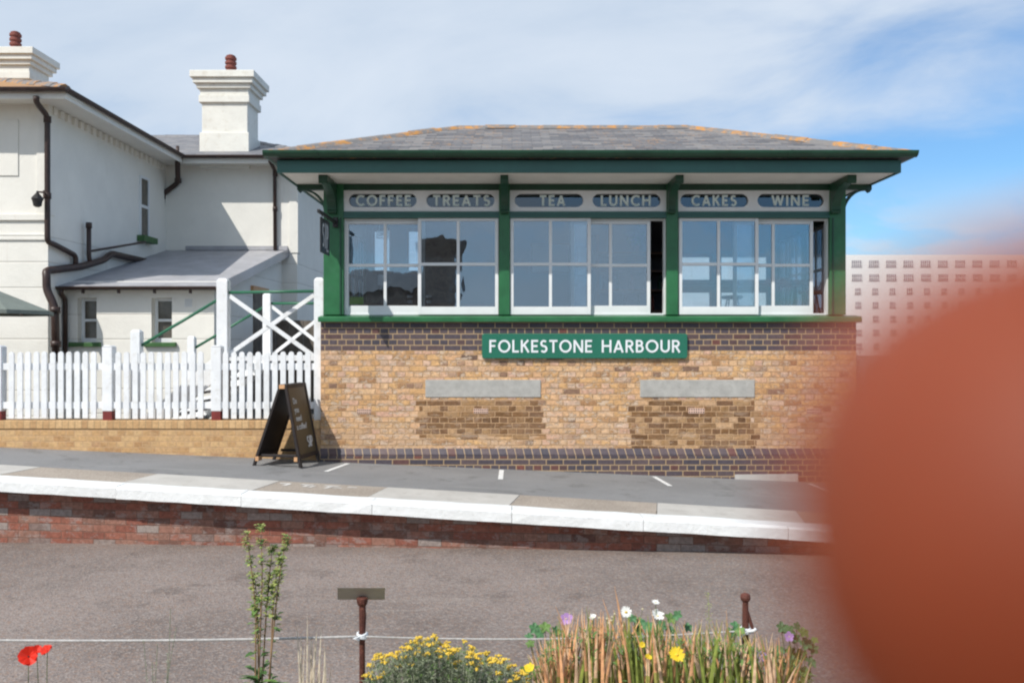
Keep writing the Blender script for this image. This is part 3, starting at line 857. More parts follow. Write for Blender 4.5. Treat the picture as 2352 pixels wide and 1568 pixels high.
for i, (rng, A, Bq) in enumerate(FAN):
    xa, xb = fx(PX[i][1], 11.32), fx(PX[i + 1][0], 11.32)
    mid = fx((A[1] + Bq[0]) / 2, 11.34)
    mb = MB()
    slots = []
    for (q, X0, X1) in ((A, xa, mid), (Bq, mid, xb)):
        cx = (fx(q[0], 11.34) + fx(q[1], 11.34)) / 2; hw = (fx(q[1], 11.34) - fx(q[0], 11.34)) / 2
        cz = (fz(445, 11.34) + fz(476, 11.34)) / 2; hh = (fz(445, 11.34) - fz(476, 11.34)) / 2
        hole = stadium(cx, cz, hw, hh)
        plate_hole(mb, X0, X1, zf0, zf1, hole, YF + .045, YF + .085)
        slots.append((q, cx, cz, hw, hh))
    fan = mb.build('fanlight', 'white', BOX)
    for (q, cx, cz, hw, hh) in slots:
        mb = MB(); mb.box(cx - hw - .02, cx + hw + .02, YF + .088, YF + .092, cz - hh - .015, cz + hh + .015)
        mb.build('glass', 'glass_dark', fan)
        mb = MB()
        x0_, x1_ = fx(q[3], 11.35), fx(q[4], 11.35)
        lettering(mb, q[2], (x0_, YF + .0865, fz(472.5, 11.36)), (1, 0, 0), (0, 0, 1), x1_ - x0_, fz(448, 11.36) - fz(472.5, 11.36), 0.20, 0.002, 0.26)
        mb.build('lettering', 'letter_pale', fan)
# sliding sashes
def sash(parent, x0, x1, y0, zb, zt, name='sash', thick=0.042, ax='y', bar=0.045, bot=0.105, top=0.045, glass='glass'):
    """two by two panes; ax 'y' = faces the street, 'x' = faces sideways (x0..x1 run along y)"""
    mb = MB()
    def bx(a, b, c, d, e=0.0):
        if ax == 'y': mb.box(a, b, y0 + e, y0 + thick - e, c, d)
        else: mb.box(y0 + e, y0 + thick - e, a, b, c, d)
    xm = (x0 + x1) / 2; zm = zb + (zt - zb) * 0.52
    bx(x0, x0 + bar, zb, zt); bx(x1 - bar, x1, zb, zt)
    bx(x0 + bar, x1 - bar, zb, zb + bot); bx(x0 + bar, x1 - bar, zt - top, zt)
    bx(xm - .02, xm + .02, zb + bot, zt - top, .004)
    bx(x0 + bar, xm - .02, zm - .02, zm + .02, .005); bx(xm + .02, x1 - bar, zm - .02, zm + .02, .005)
    s_ = mb.build(name, 'white', parent, bevel=0.004)
    g = MB()
    if ax == 'y': g.box(x0 + bar - .008, x1 - bar + .008, y0 + thick * .5 - .002, y0 + thick * .5 + .002, zb + bot - .008, zt - top + .008)
    else: g.box(y0 + thick * .5 - .002, y0 + thick * .5 + .002, x0 + bar - .008, x1 - bar + .008, zb + bot - .008, zt - top + .008)
    g.build('glass', glass, parent)
    return s_
SASH = [(789, 1146, (793, 976), (960, 1145), None), (1171, 1531, (1311, 1494), (1172, 1357), 1), (1558, 1906, (1685, 1868), (1559, 1742), 1)]
zb_, zt_ = ZS + .005, fz(500, 11.36)
for (a, b, rear, front, _) in SASH:
    mb = MB()
    xa, xb = fx(a, 11.36), fx(b, 11.36)
    fw = 0.03
    mb.box(xa, xa + fw, YF + .09, YF + .20, zb_, zt_); mb.box(xb - fw, xb, YF + .09, YF + .20, zb_, zt_)
    mb.box(xa + fw, xb - fw, YF + .115, YF + .20, zt_ - .03, zt_); mb.box(xa + fw, xb - fw, YF + .115, YF + .20, zb_ - .004, zb_ + .02)
    win = mb.build('window', 'white', BOX, bevel=0.003)
    sash(win, fx(front[0], 11.36), fx(front[1], 11.36), YF + .050, zb_, zt_)
    sash(win, fx(rear[0], 11.42), fx(rear[1], 11.42), YF + .122, zb_ + .016, zt_ - .032)
# far sides: glazed end walls and a rear wall that is part window, part boarded
for sx_, X in ((-1, fx(743, 11.32)), (1, fx(1943, 11.32) - .10)):
    mb = MB(); mb.box(X, X + .1, YB - .12, YB, ZS, ZH1); mb.build('post', 'green', BOX, bevel=0.005)
    mb = MB(); mb.box(X + .01, X + .09, 12.72, 12.80, ZS, ZH1)
    mb.build('post', 'green', BOX, bevel=0.005)
    mb = MB(); mb.box(X, X + .1, YF + .22, YB - .12, ZT0, ZH1); mb.build('end_header', 'green_dark_shaded', BOX)
    mb = MB(); mb.box(X + .015, X + .085, YF + .22, YF + .25, ZS, ZT0)
    w_ = mb.build('window', 'white', BOX)
    for (p, q) in ((YF + .25, 12.0), (11.98, 12.72), (12.80, 13.4), (13.38, YB - .12)):
        sash(w_, p, q, X + (.02 if (p < 11.9 or 12.7 < p < 13) else .052), ZS, ZT0, 'sash', 0.03, 'x', bot=0.08, glass='glass_back')
mb = MB()
yb0, yb1 = YB - .12, YB - .04
mb.box(-1.15, 4.31, yb0, yb1, 3.08, ZH1); mb.box(-2.39, -1.15, yb0, yb1, 3.50, ZH1); mb.box(-2.39, -1.15, yb0, yb1, 2.14, 2.74); mb.box(-1.98, -1.72, yb0, yb1, 2.74, 3.50); mb.box(-1.46, -1.15, yb0, yb1, 2.74, 3.50)
mb.box(fx(743, 11.32) + .1, 4.31, yb0, yb1, ZS - .08, 2.14)
mb.box(-1.15, 2.52, yb0, yb1, 2.14, 3.08)
mb.box(-2.39, -2.28, yb0, yb1, 2.74, 3.50); mb.box(4.2, 4.31, yb0, yb1, 2.14, 3.08)
mb.box(3.27, 3.40, yb0, yb1, 2.14, 3.08)
mb.build('rear_wall', 'int_wall', BOX)
for (p, q, c, d) in ((-2.28, -1.98, 2.74, 3.50), (-1.72, -1.46, 2.74, 3.50), (2.52, 3.27, 2.14, 3.08), (3.40, 4.20, 2.14, 3.08)):
    mb = MB()
    mb.box(p, q, yb0 + .02, yb0 + .06, c, c + .06); mb.box(p, q, yb0 + .02, yb0 + .06, d - .06, d); mb.box(p, p + .03, yb0 + .02, yb0 + .06, c + .06, d - .06); mb.box(q - .03, q, yb0 + .02, yb0 + .06, c + .06, d - .06)
    if c < 2.5: mb.box(p + .03, q - .03, yb0 + .025, yb0 + .055, 2.44, 2.55)
    w_ = mb.build('window', 'int_wood', BOX)
    g = MB(); g.box(p + .02, q - .02, yb0 + .038, yb0 + .042, c + .05, d - .05); g.build('glass', 'glass_back', w_)
mb = MB(); mb.box(XL + .1, 4.31, YF + .22, yb0, 3.655, 3.685); mb.build('ceiling', 'int_ceiling', BOX)
# roof ------------------------------------------------------------
RX0, RX1, RY0, RY1 = -2.985, 4.885, 10.44, 14.55
ZE = fz(352, 10.42)
run = (RY1 - RY0) / 2
ZR = fz(294, (RY0 + RY1) / 2)
rx0, rx1, ry = fx(1052, 12.5), fx(1580, 12.5), (RY0 + RY1) / 2
mb = MB()
vs = [(RX0, RY0, ZE), (RX1, RY0, ZE), (RX1, RY1, ZE), (RX0, RY1, ZE), (rx0, ry, ZR), (rx1, ry, ZR),
      (RX0, RY0, ZE - .05), (RX1, RY0, ZE - .05), (RX1, RY1, ZE - .05), (RX0, RY1, ZE - .05)]
mb.add(vs, [(0, 1, 5, 4), (1, 2, 5), (2, 3, 4, 5), (3, 0, 4), (0, 6, 7, 1), (1, 7, 8, 2), (2, 8, 9, 3), (3, 9, 6, 0), (6, 9, 8, 7)])
roof = mb.build('roof', 'slate', BOX)
def ridge_run(mb, a, b, r=0.075, step=0.42):
    a = Vector(a); b = Vector(b); L_ = (b - a).length; n = max(1, int(L_ / step))
    d = (b - a) / n; dn = d.normalized(); side = dn.cross(Vector((0, 0, 1))).normalized(); up = side.cross(dn)
    for i in range(n):
        p = a + d * i - dn * 0.02; q = a + d * (i + 1)
        lift = 0.012 if i % 2 else 0.004
        lift += rnd.uniform(-.004, .004)
        pr = [(-r * 1.25, -r * .55), (-r * .7, r * .10), (0, r * .42), (r * .7, r * .10), (r * 1.25, -r * .55)]
        vs = [p + side * x + up * (z + lift) for x, z in pr] + [q + side * x + up * (z + lift) for x, z in pr]
        mb.add(vs, [(k, k + 1, 6 + k, 5 + k) for k in range(4)] + [(0, 1, 2, 3, 4), (9, 8, 7, 6, 5), (0, 4, 9, 5)])
mb = MB()
ridge_run(mb, (rx0, ry, ZR), (rx1, ry, ZR))
for (cx, cy) in ((RX0, RY0), (RX0, RY1)): ridge_run(mb, (cx, cy, ZE + .01), (rx0, ry, ZR))
for (cx, cy) in ((RX1, RY0), (RX1, RY1)): ridge_run(mb, (cx, cy, ZE + .01), (rx1, ry, ZR))
mb.build('ridge_tile', 'ridge', roof)
# gutter: half-round, open at the top
def gutter(mb, a, b, r=0.062, n=8, m=0):
    a = Vector(a); b = Vector(b); d = (b - a).normalized(); s_ = d.cross(Vector((0, 0, 1)))
    prof = [(r * math.cos(R(180 + 180 * i / n)), r * math.sin(R(180 + 180 * i / n))) for i in range(n + 1)]
    prof = prof + [(x * .9, z * .9) for x, z in prof[::-1]]
    k = len(prof)
    vs = [a + s_ * x + Vector((0, 0, z)) for x, z in prof] + [b + s_ * x + Vector((0, 0, z)) for x, z in prof]
    mb.add(vs, [(i, (i + 1) % k, k + (i + 1) % k, k + i) for i in range(k)] + [tuple(range(k)), tuple(range(2 * k - 1, k - 1, -1))], m)
GZ = fz(347.5, 10.38)
mb = MB()
gutter(mb, (RX0 - .03, 10.39, GZ), (RX1 + .03, 10.39, GZ), 0.074)
for x in [-2.4, -1.0, 0.45, 1.9, 3.35]:
    gutter(mb, (x, 10.39, GZ), (x + .05, 10.39, GZ), 0.081)
gutter(mb, (RX0 - .005, 10.47, GZ), (RX0 - .005, 14.5, GZ), 0.07); gutter(mb, (RX1 + .005, 10.47, GZ), (RX1 + .005, 14.5, GZ), 0.07)
mb.build('gutter', 'green_dark_shaded', BOX)
# fascia and soffit
FX0, FX1, FY0, FY1 = fx(636, 10.5), fx(2070, 10.5), 10.50, 14.45
ZF0, ZF1 = fz(397, 10.5), fz(368, 10.5)
mb = ring(FX0, FX1, FY0, FY1, ZF0, ZF1, .025); mb.build('fascia', 'green_blue', BOX, bevel=0.004)
mb = ring(FX0 + .03, FX1 - .03, FY0 + .03, FY1 - .03, ZF1, ZE - .05, .02)
mb.build('eaves_gap_shade', 'black', BOX)  # black strip colouring in the shaded gap between gutter and fascia
mb = MB()
nb_ = 8
for i in range(nb_):
    a = FY0 + .027 + (YF + .06 - FY0) * i / nb_; b = FY0 + .027 + (YF + .06 - FY0) * (i + 1) / nb_ - .004
    mb.box(FX0 + .03, FX1 - .03, a, b, ZF0 + .02, ZF0 + .035)
mb.box(FX0 + .03, FX1 - .03, FY0 + .03, FY1 - .03, ZF0 + .037, ZF0 + .05)
mb.box(FX0 + .03, fx(743, 11.32) - .003, YF + .09, FY1 - .03, ZF0 + .02, ZF0 + .035); mb.box(4.42, FX1 - .03, YF + .09, FY1 - .03, ZF0 + .02, ZF0 + .035)
mb.build('soffit', 'white_soffit', BOX)
# brackets
def bracket_poly(reach, top, drop):
    # local (out, z): 0 = wall, top at soffit
    P_ = [(0, 0), (0, drop), (.075, drop), (.085, drop + .03), (.07, drop + .045)]
    n = 9
    for i in range(n + 1):
        t_ = i / n
        P_.append((.07 + (reach - .14) * (1 - math.cos(t_ * math.pi / 2)), drop + .045 + (-.075 - drop - .045) * math.sin(t_ * math.pi / 2)))
    P_ += [(reach - .05, -.10), (reach - .015, -.105), (reach, -.07), (reach, 0)]
    return P_
for (pxm, w_) in ((757, .115), (1159, .10), (1545, .10), (1924, .115)):
    xm = fx(pxm, 11.0)
    xm = fx(pxm + (0 if pxm > 1000 else 3), 11.2)
    reach = .60
    bp = [(YF + .02 - a, ZF0 + .018 + b) for a, b in bracket_poly(reach, 0, -.40)]
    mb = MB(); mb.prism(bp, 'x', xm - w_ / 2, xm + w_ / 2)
    mb.build('bracket', 'green_dark_shaded', BOX, bevel=0.006)
for s_, X in ((-1, fx(743, 11.32)), (1, fx(1943, 11.32))):
    # open curved brace under a short arm
    mb = MB()
    y0_, y1_ = YF + .06, YF + .15
    arm = [(X, ZF0 + .02), (X, ZF0 - .05), (X + s_ * .30, ZF0 - .05), (X + s_ * .335, ZF0 - .085), (X + s_ * .36, ZF0 - .05), (X + s_ * .36, ZF0 + .02)]
    mb.prism(arm, 'y', y0_, y1_)
    n = 8; a_ = []; b_ = []
    for i in range(n + 1):
        t_ = i / n * math.pi / 2
        a_.append((X + s_ * (.32 - .32 * math.sin(t_)), ZF0 - .05 - .34 * (1 - math.cos(t_))))
        b_.append((X + s_ * (.32 - .29 * math.sin(t_)) - s_ * .028, ZF0 - .05 - .34 * (1 - math.cos(t_)) + .03 * math.cos(t_)))
    loop = [(X + s_ * .32, ZF0 - .05)]
    outer = [(X + s_ * .31 * (1 - math.sin(i / n * math.pi / 2)), ZF0 - .055 - .33 * (1 - math.cos(i / n * math.pi / 2))) for i in range(n + 1)]
    inner = [(X + s_ * (.24 * (1 - math.sin(i / n * math.pi / 2))), ZF0 - .055 - .25 * (1 - math.cos(i / n * math.pi / 2))) for i in range(n + 1)]
    for i in range(n):
        q = [outer[i], outer[i + 1], inner[i + 1], inner[i]]
        mb.prism(q, 'y', y0_ + .005, y1_ - .005)
    mb.build('bracket', 'green_dark_shaded', BOX)

# station name board
SIGN = thing('station_sign', 'long green enamel name board with white capitals fixed to the dark brick band', 'sign', (fx(1343, 11.28), YF - .02, fz(795, 11.28)))
def round_rect(x0, x1, z0, z1, r, n=5):
    P_ = []
    for (cx, cz, a) in ((x1 - r, z1 - r, 0), (x0 + r, z1 - r, 90), (x0 + r, z0 + r, 180), (x1 - r, z0 + r, 270)):
        P_ += [(cx + r * math.cos(R(a + 90 * i / n)), cz + r * math.sin(R(a + 90 * i / n))) for i in range(n + 1)]
    return P_
mb = MB(); mb.prism(round_rect(fx(1107, 11.25), fx(1579, 11.25), fz(823, 11.25), fz(766, 11.25), .03), 'y', YF - .05, YF - .002)
mb.build('board', 'green_sign', SIGN, bevel=0.006)
for (wd, a, b) in (('FOLKESTONE', 1124, 1360), ('HARBOUR', 1382, 1562)):
    mb = MB()
    lettering(mb, wd, (fx(a, 11.25), YF - .0515, fz(809.5, 11.25)), (1, 0, 0), (0, 0, 1), fx(b, 11.25) - fx(a, 11.25), fz(780.5, 11.25) - fz(809.5, 11.25), 0.155, 0.003, 0.16)
    mb.build('lettering', 'letter_white', SIGN)

# projecting cafe sign
SIP = thing('hanging_sign', 'small black hanging sign reading SIP on a bar at the left corner post', 'sign', (-2.33, 10.9, 2.95))
mb = MB(); mb.box(-2.350, -2.318, 10.30, 11.30, 3.185, 3.225); mb.box(-2.365, -2.30, 11.27, 11.335, 3.14, 3.27)
mb.build('bar', 'black', SIP, bevel=0.004)
mb = MB(); mb.box(-2.342, -2.326, 10.42, 10.90, 2.72, 3.15)
for y in (10.50, 10.82): mb.tube([(-2.334, y, 3.14), (-2.334, y, 3.19)], .006, 6)
mb.build('panel', 'black', SIP, bevel=0.003)
mb = MB()
x_ = -2.3245
# tall narrow line letters, read from the right-hand side
def line_word(mb, strokes, wt):
    for st in strokes:
        pass
lettering(mb, 'SIP', (x_, 10.49, 2.79), (0, 1, 0), (0, 0, 1), 0.31, 0.31, 0.075, 0.002, 0.40)
mb.build('lettering', 'letter_white', SIP)
mx = Matrix.Translation(Vector((x_ + .001, 10.70, 2.757)) - ROOT[SIP.name]) @ Matrix(((0, 0, 1, 0), (1, 0, 0, 0), (0, 1, 0, 0), (0, 0, 0, 1)))
small_text('small_lettering', 'COFFEE', .035, 'letter_white', SIP, mx)

# ------------------------------------------------------------------ inside the signal box: loose things seen through the glass
zc = 1.885
for (a, b, c_, d, lab) in ((.30, .95, 2.75, 3.25, 'pale menu board on the dark rear wall behind the middle window, left one'), (1.05, 1.28, 2.7, 3.2, 'narrow pale notice beside the menu board behind the middle window')):
    t_ = thing('menu_board', lab, 'menu board', ((a + b) / 2, YB - .13, c_))
    mb = MB(); mb.box(a, b, YB - .145, YB - .122, c_, d); mb.build('frame', 'int_wood', t_, bevel=.004)
    mb = MB(); mb.box(a + .03, b - .03, YB - .15, YB - .146, c_ + .03, d - .03); mb.build('sheet', 'int_light', t_)
t_ = thing('cafe_counter', 'dark timber cafe counter behind the left window', 'counter', (-1.2, 12.9, zc))
mb = MB(); mb.box(-2.2, -0.2, 12.6, 13.1, zc, zc + .26); mb.build('base', 'int_wall', t_)
mb = MB(); mb.box(-2.25, -0.15, 12.55, 13.15, zc + .26, zc + .31); mb.build('top', 'int_wood', t_, bevel=.005)
t_ = thing('bar_table', 'long brown bar table along the right window', 'table', (3.2, 12.6, zc))
mb = MB(); mb.box(2.2, 4.25, 12.1, 12.6, 2.44, 2.51); mb.build('tabletop', 'int_wood', t_, bevel=.005)
for (x, y) in ((2.3, 12.15), (4.15, 12.15), (2.3, 12.55), (4.15, 12.55)):
    mb = MB(); mb.box(x - .025, x + .025, y - .025, y + .025, zc, 2.44); mb.build('leg', 'black', t_)
def stool(x, y, lab):
    t_ = thing('bar_stool', lab, 'stool', (x, y, zc), group='stools inside the right window')
    mb = MB(); mb.lathe([(.15, .40), (.16, .42), (.16, .44), (.14, .45)], (x, y, zc), 14); mb.build('seat', 'int_wood', t_)
    for k in range(4):
        a = R(45 + 90 * k)
        mb = MB(); mb.tube([(x + .09 * math.cos(a), y + .09 * math.sin(a), zc + .40), (x + .17 * math.cos(a), y + .17 * math.sin(a), zc)], .011, 6)
        mb.build('leg', 'black', t_)
stool(4.12, 11.82, 'dark bar stool just inside the open gap of the right window')
stool(3.35, 13.0, 'dark bar stool behind the bar table, seen through the right window')
t_ = thing('shelf_unit', 'dark shelf unit with bottles seen through the open gap of the middle window', 'shelf', (1.9, 13.6, zc))
mb = MB(); mb.box(1.3, 1.36, 13.3, 13.85, zc, 3.3); mb.box(2.5, 2.56, 13.3, 13.85, zc, 3.3)
for z in (2.1, 2.42, 2.72, 3.0): mb.box(1.36, 2.5, 13.3, 13.85, z, z + .03)
mb.build('carcass', 'int_wood', t_)
bl = None
for k in range(10):
    x = 1.45 + k * .11; z = 2.13 if k % 2 else 2.45
    b_ = MB(); b_.lathe([(.03, 0), (.03, .14), (.012, .19), (.012, .24)], (x, 13.5, z), 10)
    o_b = b_.build('bottle', ['black', 'red_base', 'green_dark_shaded'][k % 3])
    tag(o_b, 'dark bottle on the shelf unit behind the middle window', 'bottle', 'bottles on the dark shelf unit')
mb = MB()
for k in range(90):
    c = Vector((1.95 + rnd.gauss(0, .10), 13.45 + rnd.gauss(0, .07), 3.16 + abs(rnd.gauss(0, .12))))
    d = Vector((rnd.uniform(-1, 1), rnd.uniform(-1, 1), rnd.uniform(-.4, 1))).normalized() * .06
    s_ = d.cross(Vector((rnd.random(), rnd.random(), 1))).normalized() * .02
    mb.add([c, c + d * .5 + s_, c + d, c + d * .5 - s_], [(0, 1, 2, 3)])
pl = thing('pot_plant', 'leafy pot plant on top of the dark shelf unit', 'plant', (1.95, 13.5, 3.03))
mb.build('foliage', 'leaf_dark', pl, fix=False)
mb = MB(); mb.lathe([(.05, .0), (.07, .12), (.065, .12)], (1.95, 13.5, 3.03), 12); mb.build('pot', 'pot', pl)
# cards and cups against the left window
Yw = YF + .185
def card(name, lab, cat, a, b, y0_, y1_, mat, Y=Yw, th=.004):
    mb = MB(); mb.box(fx(a, Y), fx(b, Y), Y, Y + th, fz(y1_, Y), fz(y0_, Y))
    return tag(mb.build(name, mat), lab, cat)
card('green_card', 'bright lime green card in the lower left corner of the left window', 'card', 803, 835, 682, 699, 'lime', YF + .167)
card('paper_notice', 'white paper notice taped inside the left window', 'notice', 868, 888, 631, 655, 'paper', Yw + .01)
for (px_, lab) in ((942, 'white paper cup standing left on the counter ledge behind the left window'), (985, 'white paper cup standing right on the counter ledge behind the left window')):
    Y = 12.6
    t_ = thing('paper_cup', lab, 'cup', (fx(px_, Y), Y, zc + .311), group='paper cups on the cafe counter')
    mb = MB(); mb.lathe([(.032, 0), (.045, .12), (.042, .12)], (fx(px_, Y), Y, zc + .311 + .001), 14); mb.build('cup', 'paper', t_)
    mb = MB(); mb.lathe([(.040, .045), (.044, .085)], (fx(px_, Y), Y, zc + .311 + .001), 14); mb.build('sleeve_mark', 'black', t_)
OP = thing('open_sign', 'white outlined OPEN sign hanging high inside the left window', 'sign', (fx(880, 11.7), 11.7, fz(538, 11.7)))
Y = 11.62
x0_, x1_, z0_, z1_ = fx(865, Y), fx(895, Y), fz(548, Y), fz(530, Y)
mb = MB(); e = .013
mb.box(x0_, x1_, Y, Y + .01, z0_, z0_ + e); mb.box(x0_, x1_, Y, Y + .01, z1_ - e, z1_); mb.box(x0_, x0_ + e, Y, Y + .01, z0_ + e, z1_ - e); mb.box(x1_ - e, x1_, Y, Y + .01, z0_ + e, z1_ - e)
mb.tube([(x0_ + .03, Y + .005, z1_), ((x0_ + x1_) / 2, Y + .005, 3.655)], .002, 5); mb.tube([(x1_ - .03, Y + .005, z1_), ((x0_ + x1_) / 2, Y + .005, 3.655)], .002, 5)
mb.build('frame', 'letter_white', OP)
mb = MB(); lettering(mb, 'OPEN', (x0_ + .025, Y + .004, z0_ + .028), (1, 0, 0), (0, 0, 1), x1_ - x0_ - .05, .055, .24, .004, .25)
mb.build('lettering', 'letter_white', OP)

# ------------------------------------------------------------------ white station house
HOUSE = thing('station_house', 'white rendered two-storey house with slate roof, brown pipes and tall chimney', 'house', (-8.0, 17.0, 0.3))
XW = -7.6; YA = 14.0; YW = 18.8; ZEV = 5.62; OV = 0.58
xw1 = fx(683, YW)
mb = MB(); mb.box(-16, XW, YA, 23.5, 0.2, ZEV - .05); mb.build('main_wall', 'white_wall', HOUSE)
mb = MB(); mb.box(XW, xw1, YW, 24.6, 0.2, ZEV - .05); mb.build('wing_wall', 'white_wall', HOUSE)
# quoins, plat bands and raised panels
mb = MB(); mb.box(-16.02, XW + .03, YA - .03, YA, 3.30, 3.40); mb.build('plaster_band', 'white_wall', HOUSE, bevel=.006)
mb = MB(); mb.box(-16.02, XW + .04, YA - .04, YA, 3.62, 3.72); mb.build('plaster_band', 'white_wall', HOUSE, bevel=.006)
mb = MB(); mb.box(XW - .18, XW + .02, YA - .02, YA, 3.72, ZEV - .06); mb.build('plaster_band', 'white_wall', HOUSE, bevel=.006)
mb = MB(); mb.box(XW, XW + .02, YA, YA + .20, 3.72, ZEV - .06); mb.build('plaster_band', 'white_wall', HOUSE, bevel=.006)
mb = MB(); mb.box(-9.0, XW - .48, YA - .018, YA, 4.35, ZEV - .35); mb.build('plaster_band', 'white_wall', HOUSE, bevel=.006)
mb = MB(); mb.box(xw1 - .18, xw1 + .02, YW - .02, YW, 3.6, ZEV - .06); mb.build('plaster_band', 'white_wall', HOUSE, bevel=.006)
mb = MB(); mb.box(xw1, xw1 + .02, YW, YW + .2, 3.6, ZEV - .06); mb.build('plaster_band', 'white_wall', HOUSE, bevel=.006)
def hip_roof(x0, x1, y0, y1, ze, pitch, mat, hipL=True, hipR=True, name='roof'):
    r_ = (y1 - y0) / 2; zr = ze + r_ * math.tan(R(pitch)); ym = (y0 + y1) / 2
    xa = x0 + (r_ if hipL else 0); xb = x1 - (r_ if hipR else 0)
    mb = MB()
    mb.add([(x0, y0, ze), (x1, y0, ze), (x1, y1, ze), (x0, y1, ze), (xa, ym, zr), (xb, ym, zr), (x0, y0, ze - .04), (x1, y0, ze - .04), (x1, y1, ze - .04), (x0, y1, ze - .04)],
           [(0, 1, 5, 4), (1, 2, 5), (2, 3, 4, 5), (3, 0, 4), (0, 6, 7, 1), (1, 7, 8, 2), (2, 8, 9, 3), (3, 9, 6, 0), (6, 9, 8, 7)])
    return mb.build(name, mat, HOUSE), (xa, ym, zr), (xb, ym, zr)
rf, ra, rb = hip_roof(-17, XW + OV, YA - OV, YA - OV + 6.4, ZEV, 19.5, 'slate_orange')
mb = MB(); ridge_run(mb, (XW + OV, YA - OV, ZEV + .02), rb, .09); ridge_run(mb, ra, rb, .09); mb.build('ridge_tile', 'ridge', rf)
rf2, ra, rb = hip_roof(XW - 1.5, xw1 + OV, YW - OV, YW - OV + 6.2, ZEV + .02, 20, 'slate_house', hipL=False)
mb = MB(); ridge_run(mb, (xw1 + OV, YW - OV, ZEV + .04), rb, .09); ridge_run(mb, ra, rb, .09); mb.build('ridge_tile', 'slate_house', rf2)
mb = MB()   # soffit boards
mb.box(-16.2, XW + OV, YA - OV + .05, YA, ZEV - .10, ZEV - .07); mb.box(XW, XW + OV - .03, YA, YW, ZEV - .10, ZEV - .07)
mb.box(XW + OV - .028, xw1 + OV - .05, YW - OV + .066, YW, ZEV - .101, ZEV - .072); mb.box(xw1, xw1 + OV - .05, YW, 24.6, ZEV - .10, ZEV - .07)
mb.box(-16.2, XW + OV - .02, YA - OV + .04, YA - OV + .065, ZEV - .16, ZEV - .03)
mb.box(XW + OV - .045, XW + OV - .02, YA - OV + .065, YW - OV, ZEV - .16, ZEV - .03)
mb.box(XW + OV - .02, xw1 + OV - .05, YW - OV + .04, YW - OV + .065, ZEV - .16, ZEV - .03)
mb.build('soffit', 'white_wall', HOUSE)
mb = MB()
# dentils along the shaded side eaves
y = YA + .1
while y < YW - .1:
    mb = MB(); mb.box(XW, XW + .05, y, y + .09, ZEV - .24, ZEV - .12); mb.build('dentil', 'white_wall', HOUSE); y += .22
mb = MB()
gz = ZEV - .01
gutter(mb, (-17, YA - OV - .03, gz), (XW + OV + .05, YA - OV - .03, gz), .06)
gutter(mb, (XW + OV + .03, YA - OV - .02, gz), (XW + OV + .03, YW - OV - .03, gz), .055)
gutter(mb, (XW + OV, YW - OV - .03, gz), (xw1 + OV + .05, YW - OV - .03, gz), .055)
mb.build('gutter', 'pipe', HOUSE)
# chimneys
def chimney(x0, x1, y0, y1, zb, zt, pots):
    H = zt - zb
    mb = MB()
    zs = zb + H * .37 if zb > 4 else zb + .7
    mb.box(x0 - .04, x1 + .04, y0 - .04, y1 + .04, zb, zs)
    mb.box(x0, x1, y0, y1, zs, zt - .40)
    mb.box(x0 - .055, x1 + .055, y0 - .055, y1 + .055, zt - .66, zt - .50)
    mb.box(x0 - .03, x1 + .03, y0 - .03, y1 + .03, zt - .50, zt - .36)
    mb.box(x0 - .09, x1 + .09, y0 - .09, y1 + .09, zt - .36, zt - .26)
    mb.box(x0 - .15, x1 + .15, y0 - .15, y1 + .15, zt - .26, zt - .15)
    mb.box(x0 - .20, x1 + .20, y0 - .20, y1 + .20, zt - .15, zt)
    ch = mb.build('chimney', 'chim', HOUSE, bevel=.012)
    for (px_, py_, h) in pots:
        prof = [(.10, 0)]
        n = 5
        for i in range(n):
            prof += [(.125, h * (i + .15) / n), (.125, h * (i + .6) / n), (.10, h * (i + .72) / n), (.10, h * (i + .98) / n)]
        prof += [(.09, h), (.06, h + .02)]
        p_ = MB(); p_.lathe(prof, (px_, py_, zt), 16); p_.build('chimney_pot', 'pot', ch)
    return ch
chimney(fx(463, 18.7), fx(568, 18.7), 18.72, 19.5, 5.45, fz(160, 18.5), [(fx(527, 19.0), 19.1, .49)])
chimney(fx(-70, 19.0), fx(66, 19.0), 19.0, 19.75, 5.5, fz(107, 18.8), [(fx(30, 19.3), 19.4, .52)])
# windows of the house
def house_window(x0, x1, y, z0, z1, sill=True, reveal=.16):
    """the wall is solid: the recess is modelled as a projecting surround-free pocket set in the lean-to wall"""
    mb = MB(); f = .05
    mb.box(x0, x0 + f, y, y + .05, z0, z1); mb.box(x1 - f, x1, y, y + .05, z0, z1); mb.box(x0 + f, x1 - f, y, y + .05, z1 - f, z1); mb.box(x0 + f, x1 - f, y, y + .05, z0, z0 + .07)
    zm = (z0 + z1) / 2
    mb.box(x0 + f, x1 - f, y + .0, y + .045, zm - .022, zm + .022)
    w_ = mb.build('window', 'white', HOUSE, bevel=.004)
    g = MB(); g.box(x0 + f - .01, x1 - f + .01, y + .025, y + .03, z0 + .06, z1 - f + .01); g.build('glass', 'house_glass', w_)
    return w_
